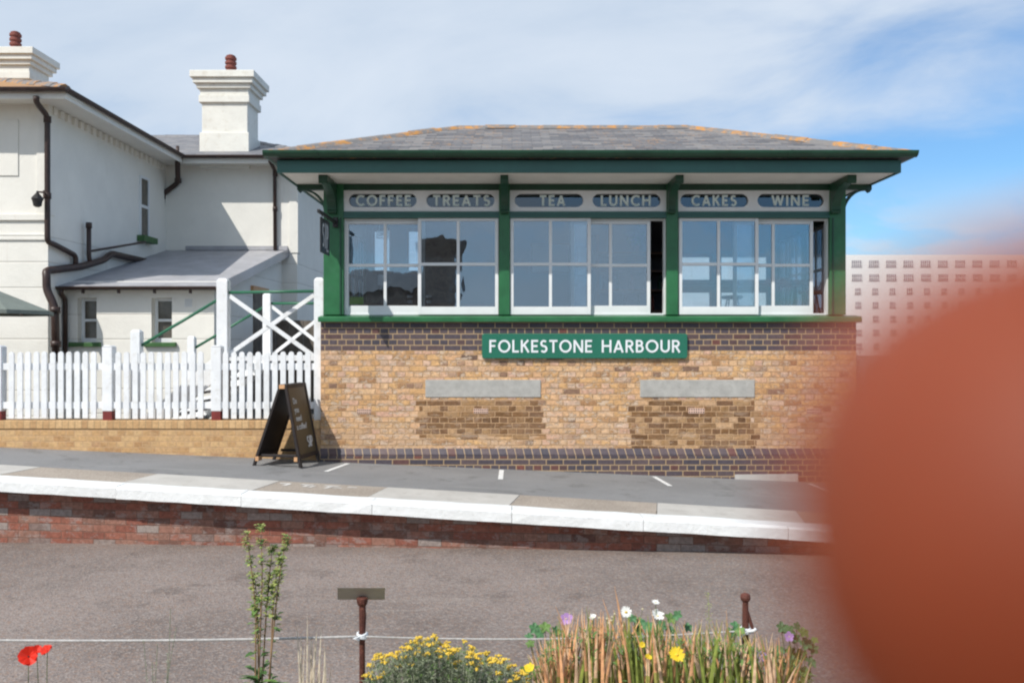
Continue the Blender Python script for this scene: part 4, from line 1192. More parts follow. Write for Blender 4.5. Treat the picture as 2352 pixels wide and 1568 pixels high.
# lean-to with real window openings in its front wall
YL = 14.52; xr_ = fx(500, YL) - .06; xl_ = XW
ZL = fz(652, YL)
ops = [(fx(178, YL), fx(222, YL), fz(786, YL), fz(684, YL)), (fx(348, YL), fx(395, YL), fz(786, YL), fz(684, YL))]
mb = MB(); th = .22
xs = [xl_] + [v for o in ops for v in o[:2]] + [xr_]
mb.box(xl_, xr_, YL, YL + th, .2, ops[0][2]); mb.box(xl_, xr_, YL, YL + th, ops[0][3], ZL)
for a, b in ((xl_, ops[0][0]), (ops[0][1], ops[1][0]), (ops[1][1], xr_)): mb.box(a, b, YL, YL + th, ops[0][2], ops[0][3])
ztop = fz(575, YW)
mb.prism([(YL + th, .2), (YL + th, ZL), (YW, ztop - .1), (YW, .2)], 'x', xr_ - .22, xr_)
mb.prism([(YL, ZL), (YL + th, ZL), (YL + th, ZL + .06)], 'x', xl_, xr_ )
mb.build('lean_to_wall', 'white_wall', HOUSE)
for (a, b, c, d) in ops:
    house_window(a, b, YL + .14, c, d)
    mb = MB(); mb.box(a - .12, b + .08, YL - .07, YL + .14, c - .075, c); mb.build('window_sill', 'green_sill', HOUSE, bevel=.006)
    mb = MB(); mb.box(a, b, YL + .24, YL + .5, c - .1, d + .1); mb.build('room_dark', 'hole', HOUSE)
mb = MB()
for k in range(8): mb.box(fx(425, YL) + k * .016, fx(425, YL) + k * .016 + .009, YL - .012, YL, fz(705, YL), fz(687, YL))
mb.build('wall_vent', 'white', HOUSE)
# lean-to roof
mb = MB()
xv = fx(655, YW); e0 = YL - .20
za = fz(656, e0)
quad = [(XW - .12, e0, za), (xr_ + .13, e0, za), (xr_ + .13, YW, ztop), (XW - .12, YW, ztop)]
mb.hexa([(x, y, z - .07) for x, y, z in quad] + quad)
lr = mb.build('lean_to_roof', 'felt', HOUSE)
mb = MB(); mb.box(fx(428, YW), xr_ + .13, YW - .05, YW, ztop, ztop + .09); mb.build('flashing', 'felt', lr)
mb = MB(); mb.hexa([(xr_ + .133, e0, za - .14), (xr_ + .16, e0, za - .14), (xr_ + .16, YW, ztop - .14), (xr_ + .133, YW, ztop - .14), (xr_ + .133, e0, za + .035), (xr_ + .16, e0, za + .035), (xr_ + .16, YW, ztop + .035), (xr_ + .133, YW, ztop + .035)])
mb.build('verge_board', 'hotel_glass', lr)
mb = MB(); gutter(mb, (XW - .1, e0 - .05, za - .02), (xr_ + .13, e0 - .05, za - .02), .055)
for k in range(5): mb.box(XW + .4 + k * .6, XW + .43 + k * .6, e0 - .04, e0 + .02, za - .13, za - .04)
mb.build('gutter', 'pipe', HOUSE)
# door and small lintel in the lean-to end wall
mb = MB(); mb.box(xr_, xr_ + .02, 16.7, 17.5, .3, fz(672, 17.1)); mb.build('door', 'fence_wood', HOUSE)
mb = MB(); mb.box(xr_, xr_ + .06, 16.55, 17.6, fz(672, 17.1), fz(660, 17.1)); mb.build('door_lintel', 'wood_end', HOUSE)
# narrow window on the shaded side wall
ysa, ysb = 17.42, 17.86
mb = MB(); f = .05
za_, zb2 = fz(545, 17.7), fz(408, 17.7)
mb.box(XW - .02, XW + .03, ysa, ysa + f, za_, zb2); mb.box(XW - .02, XW + .03, ysb - f, ysb, za_, zb2); mb.box(XW - .02, XW + .03, ysa + f, ysb - f, zb2 - f, zb2); mb.box(XW - .02, XW + .028, ysa + f, ysb - f, (za_ + zb2) / 2 - .03, (za_ + zb2) / 2 + .03)
w_ = mb.build('window', 'white', HOUSE)
mb = MB(); mb.box(XW - .01, XW + .008, ysa + f, ysb - f, za_, zb2 - f); mb.build('glass', 'house_glass', w_)
mb = MB(); mb.box(XW, XW + .16, ysa - .1, ysb + .1, za_ - .12, za_); mb.build('window_sill', 'green_sill', w_)
# pipes -----------------------------------------------------------
def pipe(pts, r=.045, collars=(), mat='pipe'):
    mb = MB()
    # soften the corners
    P_ = [Vector(p) for p in pts]; Q = [P_[0]]
    for i in range(1, len(P_) - 1):
        a, b, c = P_[i - 1], P_[i], P_[i + 1]
        k1 = min(.09, (a - b).length * .4); k2 = min(.09, (c - b).length * .4)
        p = b + (a - b).normalized() * k1; q = b + (c - b).normalized() * k2
        for s_ in range(5):
            t_ = s_ / 4
            Q.append(p * (1 - t_) ** 2 + b * 2 * t_ * (1 - t_) + q * t_ * t_)
    Q.append(P_[-1])
    mb.tube(Q, r, 10)
    for (c, d) in collars:
        c = Vector(c); d = Vector(d).normalized()
        mb.tube([c - d * .05, c + d * .05], r * 1.3, 10)
    return mb.build('downpipe', mat, HOUSE, smooth=True)
yp = YA - .09
up = (0, 0, 1)
pipe([pt(83, 222, YA - OV), pt(84, 236, YA - OV + .05), pt(109, 268, yp), pt(109, 556, yp), (XW + .07, YA + .05, fz(560, 14)), (XW + .07, 14.75, fz(585, 14.6)), (XW + .07, 14.75, fz(612, 14.6))], .045,
     [(pt(109, 275, yp), up), (pt(109, 450, yp), up)])
pipe([pt(129, 830, 13.86), pt(126, 706, 13.86), pt(107, 664, 13.86), pt(107, 636, 13.86), (XW + .02, 13.9, fz(622, 13.9)), (XW + .10, 14.9, fz(612, 14.9)), (XW + .10, 15.7, fz(597, 15.7)), (XW + .10, 16.0, fz(583, 16.0)), (XW + .10, 17.5, fz(600, 17.5))], .062,
     [(pt(126.2, 712, 13.86), up), (pt(128.2, 790, 13.86), up)])
pipe([(XW + .1, 15.2, fz(604, 15.2)), (XW + .1, 15.15, fz(590, 15.15)), (XW + .1, 15.15, fz(515, 15.15))], .04, [((XW + .1, 15.15, fz(518, 15.15)), up)])
pipe([(XW + .1, 15.2, fz(577, 15.2)), (XW + .35, 16.9, fz(556, 16.9))], .022)
pipe([pt(141, 664, e0 - .05), pt(141, 676, e0 - .02), pt(150, 686, YL - .07), pt(150, 812, YL - .07)], .038)
pipe([pt(408, 372, YW - OV), pt(409, 420, YW - .08), pt(374, 446, YW - .08), pt(371, 590, YW - .08)], .055, [(pt(373, 452, YW - .08), up), (pt(409, 415, YW - .08), up)])
pipe([pt(620, 370, YW - OV), pt(631, 392, YW - .08), pt(632, 574, YW - .08)], .04, [(pt(632, 400, YW - .08), up), (pt(632, 480, YW - .08), up)])
pipe([pt(408, 366, YW - OV + .1), pt(408, 336, YW - OV + .1)], .035)

# lantern on the front wall
LAN = thing('wall_lantern', 'small black lantern on a bracket beside the corner downpipe of the white house', 'lantern', pt(86, 462, YA - .25))
mb = MB(); mb.tube([pt(106, 446, YA), pt(100, 442, YA - .25), pt(86, 441, YA - .25)], .016, 8); mb.box(*(fx(101, YA), fx(108, YA)), YA - .03, YA, fz(456, YA), fz(438, YA)); mb.build('bracket', 'pipe', LAN)
c = pt(86, 476, YA - .25)
mb = MB(); mb.lathe([(.03, .0), (.06, .02), (.075, .10), (.09, .13), (.085, .15), (.045, .20), (.02, .23), (.015, .26)], c, 12); mb.build('lamp_body', 'black', LAN)

# ------------------------------------------------------------------ low garden wall and picket fence
LW = thing('garden_wall', 'low yellow brick wall under the white picket fence', 'wall', (-8, 11.5, 0))
ZT_ = fz(966, 11.3)
mb = MB(); mb.box(-24, XL - .004, 11.32, 11.58, -.3, ZT_ - .105); mb.build('brickwork', 'lowwall', LW)
mb = MB(); mb.box(-24, XL - .004, 11.305, 11.60, ZT_ - .105, ZT_); mb.build('brick_capping', 'lowcap', LW, bevel=.006)
FEN = thing('picket_fence', 'white picket fence with rounded pales standing on the low brick wall', 'fence', (-5.0, 11.42, ZT_))
YP = 11.36
zpb, zpt = ZT_ + .022, fz(808, YP)
me_p = None; xp = XL - .07 - .115; k = 0
posts_x = [fx(249, 11.4), fx(498, 11.4), fx(-5, 11.4), fx(-250, 11.4)]
w_ = .036
prof = [(-w_, zpb), (w_, zpb), (w_, zpt - w_)] + [(w_ * math.cos(R(a)), zpt - w_ + w_ * math.sin(R(a))) for a in (20, 45, 70, 90, 110, 135, 160)] + [(-w_, zpt - w_)]
while xp > -8.9:
    if all(abs(xp - q) > .095 for q in posts_x):
        if me_p is None:
            mb = MB(); mb.prism([(x + xp, z) for x, z in prof], 'y', YP, YP + .022)
            o_p = mb.build('picket', 'white_fence', FEN, bevel=.003); me_p = o_p; x_first = xp
        else:
            o_ = me_p.copy(); COL.objects.link(o_); o_.parent = FEN
            o_.location = (xp - x_first + rnd.uniform(-.004, .004), rnd.uniform(-.002, .003), rnd.uniform(-.006, .006))
            o_.rotation_euler = (0, 0, 0)
    xp -= .1095
for z in (fz(842, YP), fz(931, YP)):
    mb = MB(); mb.box(-9, XL - .07, YP + .024, YP + .065, z - .045, z + .045); mb.build('rail', 'white_fence', FEN, bevel=.004)
for x in posts_x:
    mb = MB(); h = .068
    mb.box(x - h, x + h, YP + .0, YP + .136, ZT_ + .12, fz(797, YP)); mb.prism([(x - h - .004, fz(797, YP)), (x + h + .004, fz(797, YP)), (x + h * .6, fz(793, YP)), (x - h * .6, fz(793, YP))], 'y', YP - .004, YP + .14)
    p_ = mb.build('post', 'white_fence', FEN, bevel=.008)
    mb = MB(); mb.box(x - h + .008, x + h - .008, YP + .006, YP + .130, ZT_, ZT_ + .12); mb.build('post_shoe', 'red_base', p_)

# stair and landing beside the signal box -------------------------
ST = thing('timber_stair', 'white timber stair and landing with crossed braces and green handrails beside the signal box', 'stairs', (-3.4, 12.6, 0.3))
YS, YR = 11.72, 13.80
def spost(px0, px1, ytop, Y, zb=.3):
    h = (fx(px1, Y) - fx(px0, Y)) / 2; x = (fx(px0, Y) + fx(px1, Y)) / 2
    mb = MB(); zt = fz(ytop, Y)
    mb.box(x - h, x + h, Y, Y + 2 * h, zb, zt - .03)
    mb.hexa([(x - h, Y, zt - .03), (x + h, Y, zt - .03), (x + h, Y + 2 * h, zt - .03), (x - h, Y + 2 * h, zt - .03), (x - h * .6, Y + h * .4, zt), (x + h * .6, Y + h * .4, zt), (x + h * .6, Y + h * 1.6, zt), (x - h * .6, Y + h * 1.6, zt)])
    mb.build('post', 'white_fence', ST, bevel=.006)
    return x, h, zt
pa = spost(497, 522, 639, YS); pd = spost(299, 321, 757, YS)
pb = spost(721, 743, 637, 11.38, ZT_)
pc = spost(603, 621, 673, YR); pe = spost(430, 446, 772, YR)
def bar(p, q, hw, th, mat, name='brace'):
    p = Vector(p); q = Vector(q); d = (q - p).normalized(); s_ = Vector((0, 1, 0)); n_ = d.cross(s_).normalized()
    mb = MB()
    mb.hexa([p - n_ * hw - s_ * th, q - n_ * hw - s_ * th, q + n_ * hw - s_ * th, p + n_ * hw - s_ * th, p - n_ * hw + s_ * th, q - n_ * hw + s_ * th, q + n_ * hw + s_ * th, p + n_ * hw + s_ * th])
    return mb.build(name, mat, ST, bevel=.003)
bar(pt(528, 680, YS + .05), pt(722, 818, YS + .05), .028, .018, 'white_fence')
bar(pt(528, 812, YS + .10), pt(722, 678, YS + .10), .028, .018, 'white_fence')
bar(pt(622, 702, YR + .05), pt(770, 818, YR + .05), .026, .018, 'white_fence')
bar(pt(622, 818, YR + .10), pt(770, 702, YR + .10), .026, .018, 'white_fence')
def rail(p, q, r=.021):
    mb = MB(); mb.tube([p, q], r, 10); mb.build('handrail', 'green_rail', ST, smooth=True)
rail(pt(524, 672, YS + .07), pt(722, 669, 11.50)); rail(pt(322, 795, YS + .07), pt(498, 690, YS + .07))
rail(pt(622, 697, YR + .06), pt(775, 696, YR + .06)); rail(pt(446, 800, YR + .06), pt(603, 707, YR + .06))
zl = 1.42
mb = MB()
for k in range(11): mb.box(pa[0], XL - .005, YS + .03 + k * .19, YS + .03 + k * .19 + .18, zl - .05, zl)
mb.build('landing_deck', 'white_fence', ST)
n = 6
mb = MB()
x_b = fx(312, YS); x_t = pa[0]
for k in range(n):
    x = x_b + (x_t - x_b) * (k + .5) / n; z = .3 + (zl - .3) * (k + 1) / (n + 1)
    mb.box(x - .14, x + .14, YS + .06, YR, z - .04, z)
mb.build('tread', 'white_fence', ST)
for Y in (YS + .02, YR + .02):
    bar((x_b, Y, .36), (x_t, Y, zl - .08), .13, .02, 'white_fence', 'string')
# close-board fence further back
CB = thing('board_fence', 'weathered close-board fence between the house and signal box', 'fence', (-3, 17.0, .3))
x = -4.9; k = 0
while x < -1.0:
    mb = MB(); h = rnd.uniform(-.02, .02)
    mb.box(x, x + .135, 17.2 + (k % 2) * .012, 17.225 + (k % 2) * .012, .3, fz(736, 17.2) + h)
    mb.build('fence_board', 'fence_wood', CB); x += .14; k += 1

# A-board ----------------------------------------------------------
AB = thing('sandwich_board', 'black folding pavement board with chalk words leaning open beside the brick corner', 'pavement sign', (-2.86, 10.60, pz(-2.85)), R(-9))
HB, HL, HR_, DB = 1.03, .375, .245, .62      # height, left and right foot spread, depth
def slab(mb, xb, xt, z0, z1, y0, y1, th, m=0):
    # plank between a foot line and the ridge line, thickness th along x
    def X(z): return xb + (xt - xb) * z / HB
    mb.hexa([(X(z0) - th, y0, z0), (X(z0) + th, y0, z0), (X(z0) + th, y1, z0), (X(z0) - th, y1, z0), (X(z1) - th, y0, z1), (X(z1) + th, y0, z1), (X(z1) + th, y1, z1), (X(z1) - th, y1, z1)], m)
for side, xb, xt in (('l', -HL, -.015), ('r', HR_, .045)):
    mb = MB()
    slab(mb, xb, xt, 0, HB, 0, .045, .018); slab(mb, xb, xt, 0, HB, DB - .045, DB, .018)
    slab(mb, xb, xt, .10, .15, .045, DB - .045, .018); slab(mb, xb, xt, HB - .05, HB, .045, DB - .045, .018)
    fr = mb.build('frame', 'board_dark', AB, local=True, bevel=.004)
    mb = MB(); slab(mb, xb, xt, .15, HB - .05, .045, DB - .045, .009)
    mb.build('board', 'board_face' if side == 'r' else 'board_dark', AB, local=True)
# cross struts with cut ends
def loc_box(x0, x1, y0, y1, z0, z1, name, mat):
    mb = MB(); mb.box(x0, x1, y0, y1, z0, z1); return mb.build(name, mat, AB, local=True, bevel=.004)
loc_box(-.27, .19, .01, .045, .125, .16, 'strut', 'board_dark')
loc_box(-.27, .19, DB - .045, DB - .01, .125, .16, 'strut', 'board_dark')
for (x0, x1, z0, z1) in ((-.345, -.30, .075, .13), (.165, .21, .075, .13), (-.03, .045, HB - .055, HB - .004)):
    mb = MB(); mb.box(x0, x1, -.006, .10, z0, z1); mb.build('batten', 'wood_end', AB, local=True, bevel=.004)
# words on the right leaf: frame with x along +y, up along the leaf
sl = Vector((.045 - HR_, 0, HB)).normalized()
def leaf_matrix(y, z):
    X = HR_ + (.045 - HR_) * z / HB + .0115
    nrm = Vector((0, 1, 0)).cross(sl)
    m4 = Matrix(((0, sl.x, nrm.x, X), (1, sl.y, nrm.y, y), (0, sl.z, nrm.z, z), (0, 0, 0, 1)))
    return m4
for (txt, z, y, s_) in (('Do', .78, .12, .105), ('you', .67, .12, .105), ('need', .565, .12, .105), ('a coffee?', .46, .10, .105)):
    small_text('lettering', txt, s_, 'chalk', AB, leaf_matrix(y, z), sx=.85)
mb = MB()
p0 = leaf_matrix(.34, .22) @ Vector((0, 0, 0))
lettering(mb, 'SIP', p0, (0, 1, 0), sl, .16, .14, .15, .002, .14)
mb.build('lettering', 'chalk', AB, local=True)

# parasol at the left edge -----------------------------------------
cx, cy = -7.55, 12.35
PA = thing('parasol', 'grey green cafe parasol at the left edge in front of the white house', 'parasol', (cx, cy, .3))
zrim = fz(723, 12.35); rad = (fx(112, 12.35) - cx)
mb = MB(); n = 8
rim = [(cx + rad * math.cos(2 * math.pi * (k) / n), cy + rad * math.sin(2 * math.pi * k / n)) for k in range(n)]
vs = [(x, y, zrim) for x, y in rim] + [(cx, cy, zrim + .40)] + [(x, y, zrim + .055) for x, y in rim]
fs = [(n + 1 + k, n + 1 + (k + 1) % n, n) for k in range(n)] + [(k, (k + 1) % n, n + 1 + (k + 1) % n, n + 1 + k) for k in range(n)]
mb.add(vs, fs)
mb.build('canopy', 'canvas', PA, fix=False)
mb = MB(); mb.tube([(cx, cy, .3), (cx, cy, zrim + .44)], .03, 10); mb.build('pole', 'int_wood', PA)
for k in range(n):
    mb = MB(); mb.tube([(cx, cy, zrim + .37), (rim[k][0] * .98 + cx * .02, rim[k][1] * .98 + cy * .02, zrim + .02)], .012, 6); mb.build('rib', 'int_wood', PA)
mb = MB(); mb.lathe([(.3, 0), (.3, .06), (.05, .1), (.04, .3)], (cx, cy, .3), 16); mb.build('base', 'black', PA)

# ------------------------------------------------------------------ hotel block on the right
YH = 180.0
HO = thing('hotel_block', 'long white seven-storey block with rows of small windows behind the signal box', 'hotel', (fx(2200, YH), YH, -0.9))
hx0, hx1 = fx(1560, YH), fx(2560, YH)
mb = MB(); mb.box(hx0, hx1, YH, YH + 16, -.9, fz(588, YH)); mb.build('wall', 'hotel_wall', HO)
mb = MB(); mb.box(hx0, hx1, YH + .02, YH + 16, fz(588, YH), fz(585.5, YH)); mb.build('parapet', 'hotel_wall', HO)
wide = None; narrow = None
def hw(name, w_, h_, cols, x, z):
    mb = MB()
    mb.box(x - w_ / 2, x + w_ / 2, YH - .12, YH - .02, z - h_ / 2, z + h_ / 2, 0)
    for k in range(cols + 1):
        xx = x - w_ / 2 + w_ * k / cols
        mb.box(xx - .05, xx + .05, YH - .20, YH - .121, z - h_ / 2, z + h_ / 2, 1)
    mb.box(x - w_ / 2 + .07, x + w_ / 2 - .07, YH - .18, YH - .121, z - h_ * .1, z - h_ * .1 + .1, 1)
    return mb.build(name, ['hotel_glass', 'hotel_wall'], HO)
for r_ in range(7):
    yy = 606 + 31.6 * r_
    for c_ in range(-1, 11):
        px_ = 1966.5 + 39.6 * c_ + (1.5 if r_ > 1 else 0) + r_ * .8
        if r_ < 2:
            if wide is None: wide = hw('window', 23 * YH / F, 15 * YH / F, 5, fx(px_, YH), fz(yy, YH)); wide0 = (fx(px_, YH), fz(yy, YH))
            else:
                o_ = wide.copy(); COL.objects.link(o_); o_.parent = HO; o_.location = (fx(px_, YH) - wide0[0], 0, fz(yy, YH) - wide0[1])
        else:
            if narrow is None: narrow = hw('window', 13.5 * YH / F, 14 * YH / F, 3, fx(px_, YH), fz(yy, YH)); nar0 = (fx(px_, YH), fz(yy, YH))
            else:
                o_ = narrow.copy(); COL.objects.link(o_); o_.parent = HO; o_.location = (fx(px_, YH) - nar0[0], 0, fz(yy, YH) - nar0[1])
# bushes at the foot of the hotel, beyond the platform
def bush(x, y, z, rx, rz_, mat, label, seed):
    q = random.Random(seed)
    t_ = thing('bush', label, 'bush', (x, y, z))
    mb = MB()
    for k in range(900):
        d = Vector((q.gauss(0, 1), q.gauss(0, 1), q.gauss(0, 1))).normalized() * (q.random() ** .4)
        lump = 1 + .25 * math.sin(d.x * 7 + seed) * math.cos(d.y * 5)
        c = Vector((x + d.x * rx * lump, y + d.y * rx, z + rz_ * .9 + d.z * rz_ * lump))
        a = Vector((q.uniform(-1, 1), q.uniform(-1, 1), q.uniform(-1, 1))).normalized() * rx * .12
        b = a.cross(Vector((q.random(), q.random(), q.random()))).normalized() * rx * .06
        mb.add([c - a, c + b, c + a, c - b], [(0, 1, 2, 3)])
    mb.build('crown', mat, t_, fix=False)
    mb = MB(); mb.tube([(x, y, z), (x, y, z + rz_)], [rx * .08, rx * .04], 6); mb.build('stem', 'stem', t_)
bush(10.45, 26.0, -.46, .24, 1.02, 'bush_brown', 'brown bush beyond the right corner of the brick base', 3)
bush(14.4, 34.0, -.46, .34, .72, 'bush_brown', 'low reddish brown bush below the hotel block', 5)

# ------------------------------------------------------------------ buildings behind the viewer, seen only as reflections
BR = thing('brick_building', 'dark brick building with flared tower mirrored in the left windows', 'building', (-5, -14, -.1))
mb = MB(); mb.box(-9.0, -2.3, -14, -11.5, -.1, 3.7); mb.build('wall', 'brown_brick', BR)
mb = MB(); mb.prism([(-14.2, 3.7), (-11.3, 3.7), (-12.6, 4.6)], 'x', -9.2, -2.2); mb.build('roof', 'slate_house', BR)
mb = MB(); mb.box(-3.45, -2.15, -11.45, -10.3, -.1, 5.0)
mb.hexa([(-3.45, -11.45, 5.0), (-2.15, -11.45, 5.0), (-2.15, -10.3, 5.0), (-3.45, -10.3, 5.0), (-3.75, -11.75, 5.6), (-1.85, -11.75, 5.6), (-1.85, -10.0, 5.6), (-3.75, -10.0, 5.6)])
mb.build('tower', 'brown_brick', BR)

bush(-6.6, -8.6, -.1, 1.5, 1.5, 'leaf', 'green hedge mirrored low in the left window panes', 9)
# ------------------------------------------------------------------ foreground posts, rope, plants
ZB = -0.10
YPOST = 3.5
x1 = fx(832, YPOST); x2 = fx(1711, YPOST)
P1 = thing('marker_post', 'rusty iron post carrying a tilted grey plate, roped near the yellow bush', 'post', (x1, YPOST, ZB))
mb = MB()
mb.tube([(x1, YPOST, ZB), (x1, YPOST, fz(1462, YPOST)), (x1 + .002, YPOST, fz(1415, YPOST)), (x1, YPOST, fz(1378, YPOST))], [.012, .012, .015, .013], 10)
mb.lathe([(.016, 0), (.022, .012), (.024, .03), (.015, .035)], (x1, YPOST, fz(1390, YPOST)), 12)
mb.build('shaft', 'rust', P1, smooth=False)
mb = MB()
# plate tilted: upper edge further away, underside seen
zc_ = fz(1363, YPOST)
hw_, hd, th = .097, .052, .003
ct, s_t = math.cos(R(-38)), math.sin(R(-38))
vs = []
for dz_ in (-th, th):
    for (sx_, sy_) in ((-1, -1), (1, -1), (1, 1), (-1, 1)):
        yy = sy_ * hd; 
        vs.append((x1 - .006 + sx_ * hw_ + (.008 if sy_ < 0 else -.004), YPOST + yy * .62 - dz_ * .7, zc_ - yy * .62 + dz_ * .75))
mb.hexa(vs)
mb.build('plate', 'plate', P1, bevel=.002)
P2 = thing('marker_post', 'rusty iron post with a rounded head behind the grass clump', 'post', (x2, YPOST + .12, ZB))
Y2 = YPOST + .12; x2 = fx(1712, Y2)
mb = MB()
mb.tube([(x2, Y2, ZB), (x2, Y2, fz(1440, Y2)), (x2, Y2, fz(1376, Y2))], [.013, .014, .012], 10)
mb.tube([(x2 + .005, Y2, fz(1400, Y2)), (x2 + .03, Y2, fz(1442, Y2))], [.008, .007], 8)
mb.build('shaft', 'rust', P2)
mb = MB(); mb.lathe([(.012, 0), (.020, .008), (.022, .02), (.018, .032), (.006, .037)], (x2, Y2, fz(1381, Y2)), 12); mb.build('head', 'rust', P2)
P3x = -4.6
P3 = thing('marker_post', 'rusty iron post beyond the left edge holding the rope end', 'post', (P3x, YPOST, ZB))
mb = MB(); mb.tube([(P3x, YPOST, ZB), (P3x, YPOST, .62)], .013, 10); mb.build('shaft', 'rust', P3)
RP = thing('rope', 'thin pale rope strung between the rusty posts', 'rope', (x1, YPOST, .4))
def sag(a, b, s_, n=24):
    a = Vector(a); b = Vector(b)
    return [a.lerp(b, i / n) - Vector((0, 0, s_ * 4 * (i / n) * (1 - i / n))) for i in range(n + 1)]
zk = fz(1458, YPOST)
mb = MB(); mb.tube(sag((P3x, YPOST, zk + .09), (x1, YPOST - .014, zk), .055, 40), .0052, 8)
mb.tube(sag((x1, YPOST - .014, zk), (x2, Y2 - .014, fz(1445, Y2)), .022, 30), .0036, 8)
mb.build('line', 'rope', RP, smooth=True)
mb = MB()
for k in range(3): mb.tube([(x1 + .019 * math.cos(R(a)), YPOST + .019 * math.sin(R(a)), zk - .006 + .006 * k + .003 * math.sin(R(a * 2 + k * 50))) for a in range(0, 361, 30)], .005, 6)
mb.tube([(x1 - .004, YPOST - .018, zk), (x1 - .03, YPOST - .03, zk - .004), (x1 - .006, YPOST - .026, zk - .012)], .005, 6)
mb.build('knot', 'letter_white', RP, smooth=True)
mb = MB()
for k in range(3): mb.tube([(x2 + .020 * math.cos(R(a)), Y2 + .020 * math.sin(R(a)), fz(1447, Y2) - .006 + .007 * k) for a in range(0, 361, 30)], .0055, 6)
mb.tube([(x2, Y2 - .018, fz(1447, Y2)), (x2 - .025, Y2 - .03, fz(1452, Y2)), (x2 - .03, Y2 - .03, fz(1462, Y2))], .007, 6)
mb.tube([(x2, Y2 - .018, fz(1447, Y2)), (x2 + .028, Y2 - .03, fz(1442, Y2)), (x2 + .036, Y2 - .03, fz(1437, Y2))], .007, 6)
mb.build('knot', 'letter_white', RP, smooth=True)

# plant helpers -----------------------------------------------------
def leaf(mb, p, d, L_, w_, m=0, droop=.3, up=None):
    p = Vector(p); d = Vector(d).normalized()
    u = Vector((0, 0, 1)) if up is None else Vector(up)
    s_ = d.cross(u)
    if s_.length < 1e-3: s_ = Vector((1, 0, 0))
    s_ = s_.normalized(); n_ = s_.cross(d)
    a = p + d * L_ * .35 + n_ * L_ * .06; b = p + d * L_ * .7 - n_ * L_ * droop * .2; c = p + d * L_ - n_ * L_ * droop * .5
    f = -n_ * w_ * .12
    mb.add([p, a + s_ * w_ * .5 + f * -1, b + s_ * w_ * .38 - f, c, b - s_ * w_ * .38 - f, a - s_ * w_ * .5 - f, a, b],
           [(0, 1, 6), (0, 6, 5), (1, 2, 7, 6), (6, 7, 4, 5), (2, 3, 7), (7, 3, 4)], m)
def curve3(a, b, c, n=8):
    a, b, c = Vector(a), Vector(b), Vector(c)
    return [a * (1 - t) ** 2 + b * 2 * t * (1 - t) + c * t * t for t in [i / n for i in range(n + 1)]]
def blade(mb, p, q, w_, bend, m0, m1, frac=.5, n=7, side=None):
    p = Vector(p); q = Vector(q)
    mid = (p + q) / 2 + Vector(bend)
    pts = curve3(p, mid, q, n)
    s_ = Vector(side) if side else Vector((rnd.uniform(-1, 1), rnd.uniform(-.5, .5), 0)).normalized()
    o = len(mb.v)
    for i, c in enumerate(pts):
        t_ = i / n; ww = w_ * (1 - t_ ** 2.5) * (.75 + .25 * min(1, t_ * 5)) + .0006
        mb.v.append(tuple(c - s_ * ww * .5)); mb.v.append(tuple(c + Vector((0, -ww * .15, 0)))); mb.v.append(tuple(c + s_ * ww * .5))
    for i in range(n):
        mm = m0 if i / n < frac else m1
        for k in range(2):
            mb.f.append((o + i * 3 + k, o + i * 3 + k + 1, o + i * 3 + 4 + k, o + i * 3 + 3 + k)); mb.mi.append(mm)
def flower(mb, c, nrm, r, petals, m, mc, cup=.25, wide=1.0, rc=.28):
    c = Vector(c); nrm = Vector(nrm).normalized()
    u = nrm.cross(Vector((.3, .2, 1))).normalized(); v_ = nrm.cross(u)
    for k in range(petals):
        a = 2 * math.pi * k / petals + rnd.uniform(-.1, .1)
        d = (u * math.cos(a) + v_ * math.sin(a)); s_ = nrm.cross(d); rr = r * rnd.uniform(.88, 1.08)
        w_ = math.pi * r / petals * wide
        tilt = cup * rnd.uniform(.6, 1.4)
        mb.add([c, c + d * rr * .55 + s_ * w_ * .8 + nrm * rr * tilt * .5, c + d * rr + s_ * w_ * .45 + nrm * rr * tilt, c + d * rr * 1.03 + nrm * rr * tilt * .9, c + d * rr - s_ * w_ * .45 + nrm * rr * tilt, c + d * rr * .55 - s_ * w_ * .8 + nrm * rr * tilt * .5],
               [(0, 1, 2, 3), (0, 3, 4, 5)], m)
    mb.ball(c + nrm * r * .06, r * rc, 6, mc, .6)
def ppt(px_, py_, Y): return Vector(pt(px_, py_, Y))

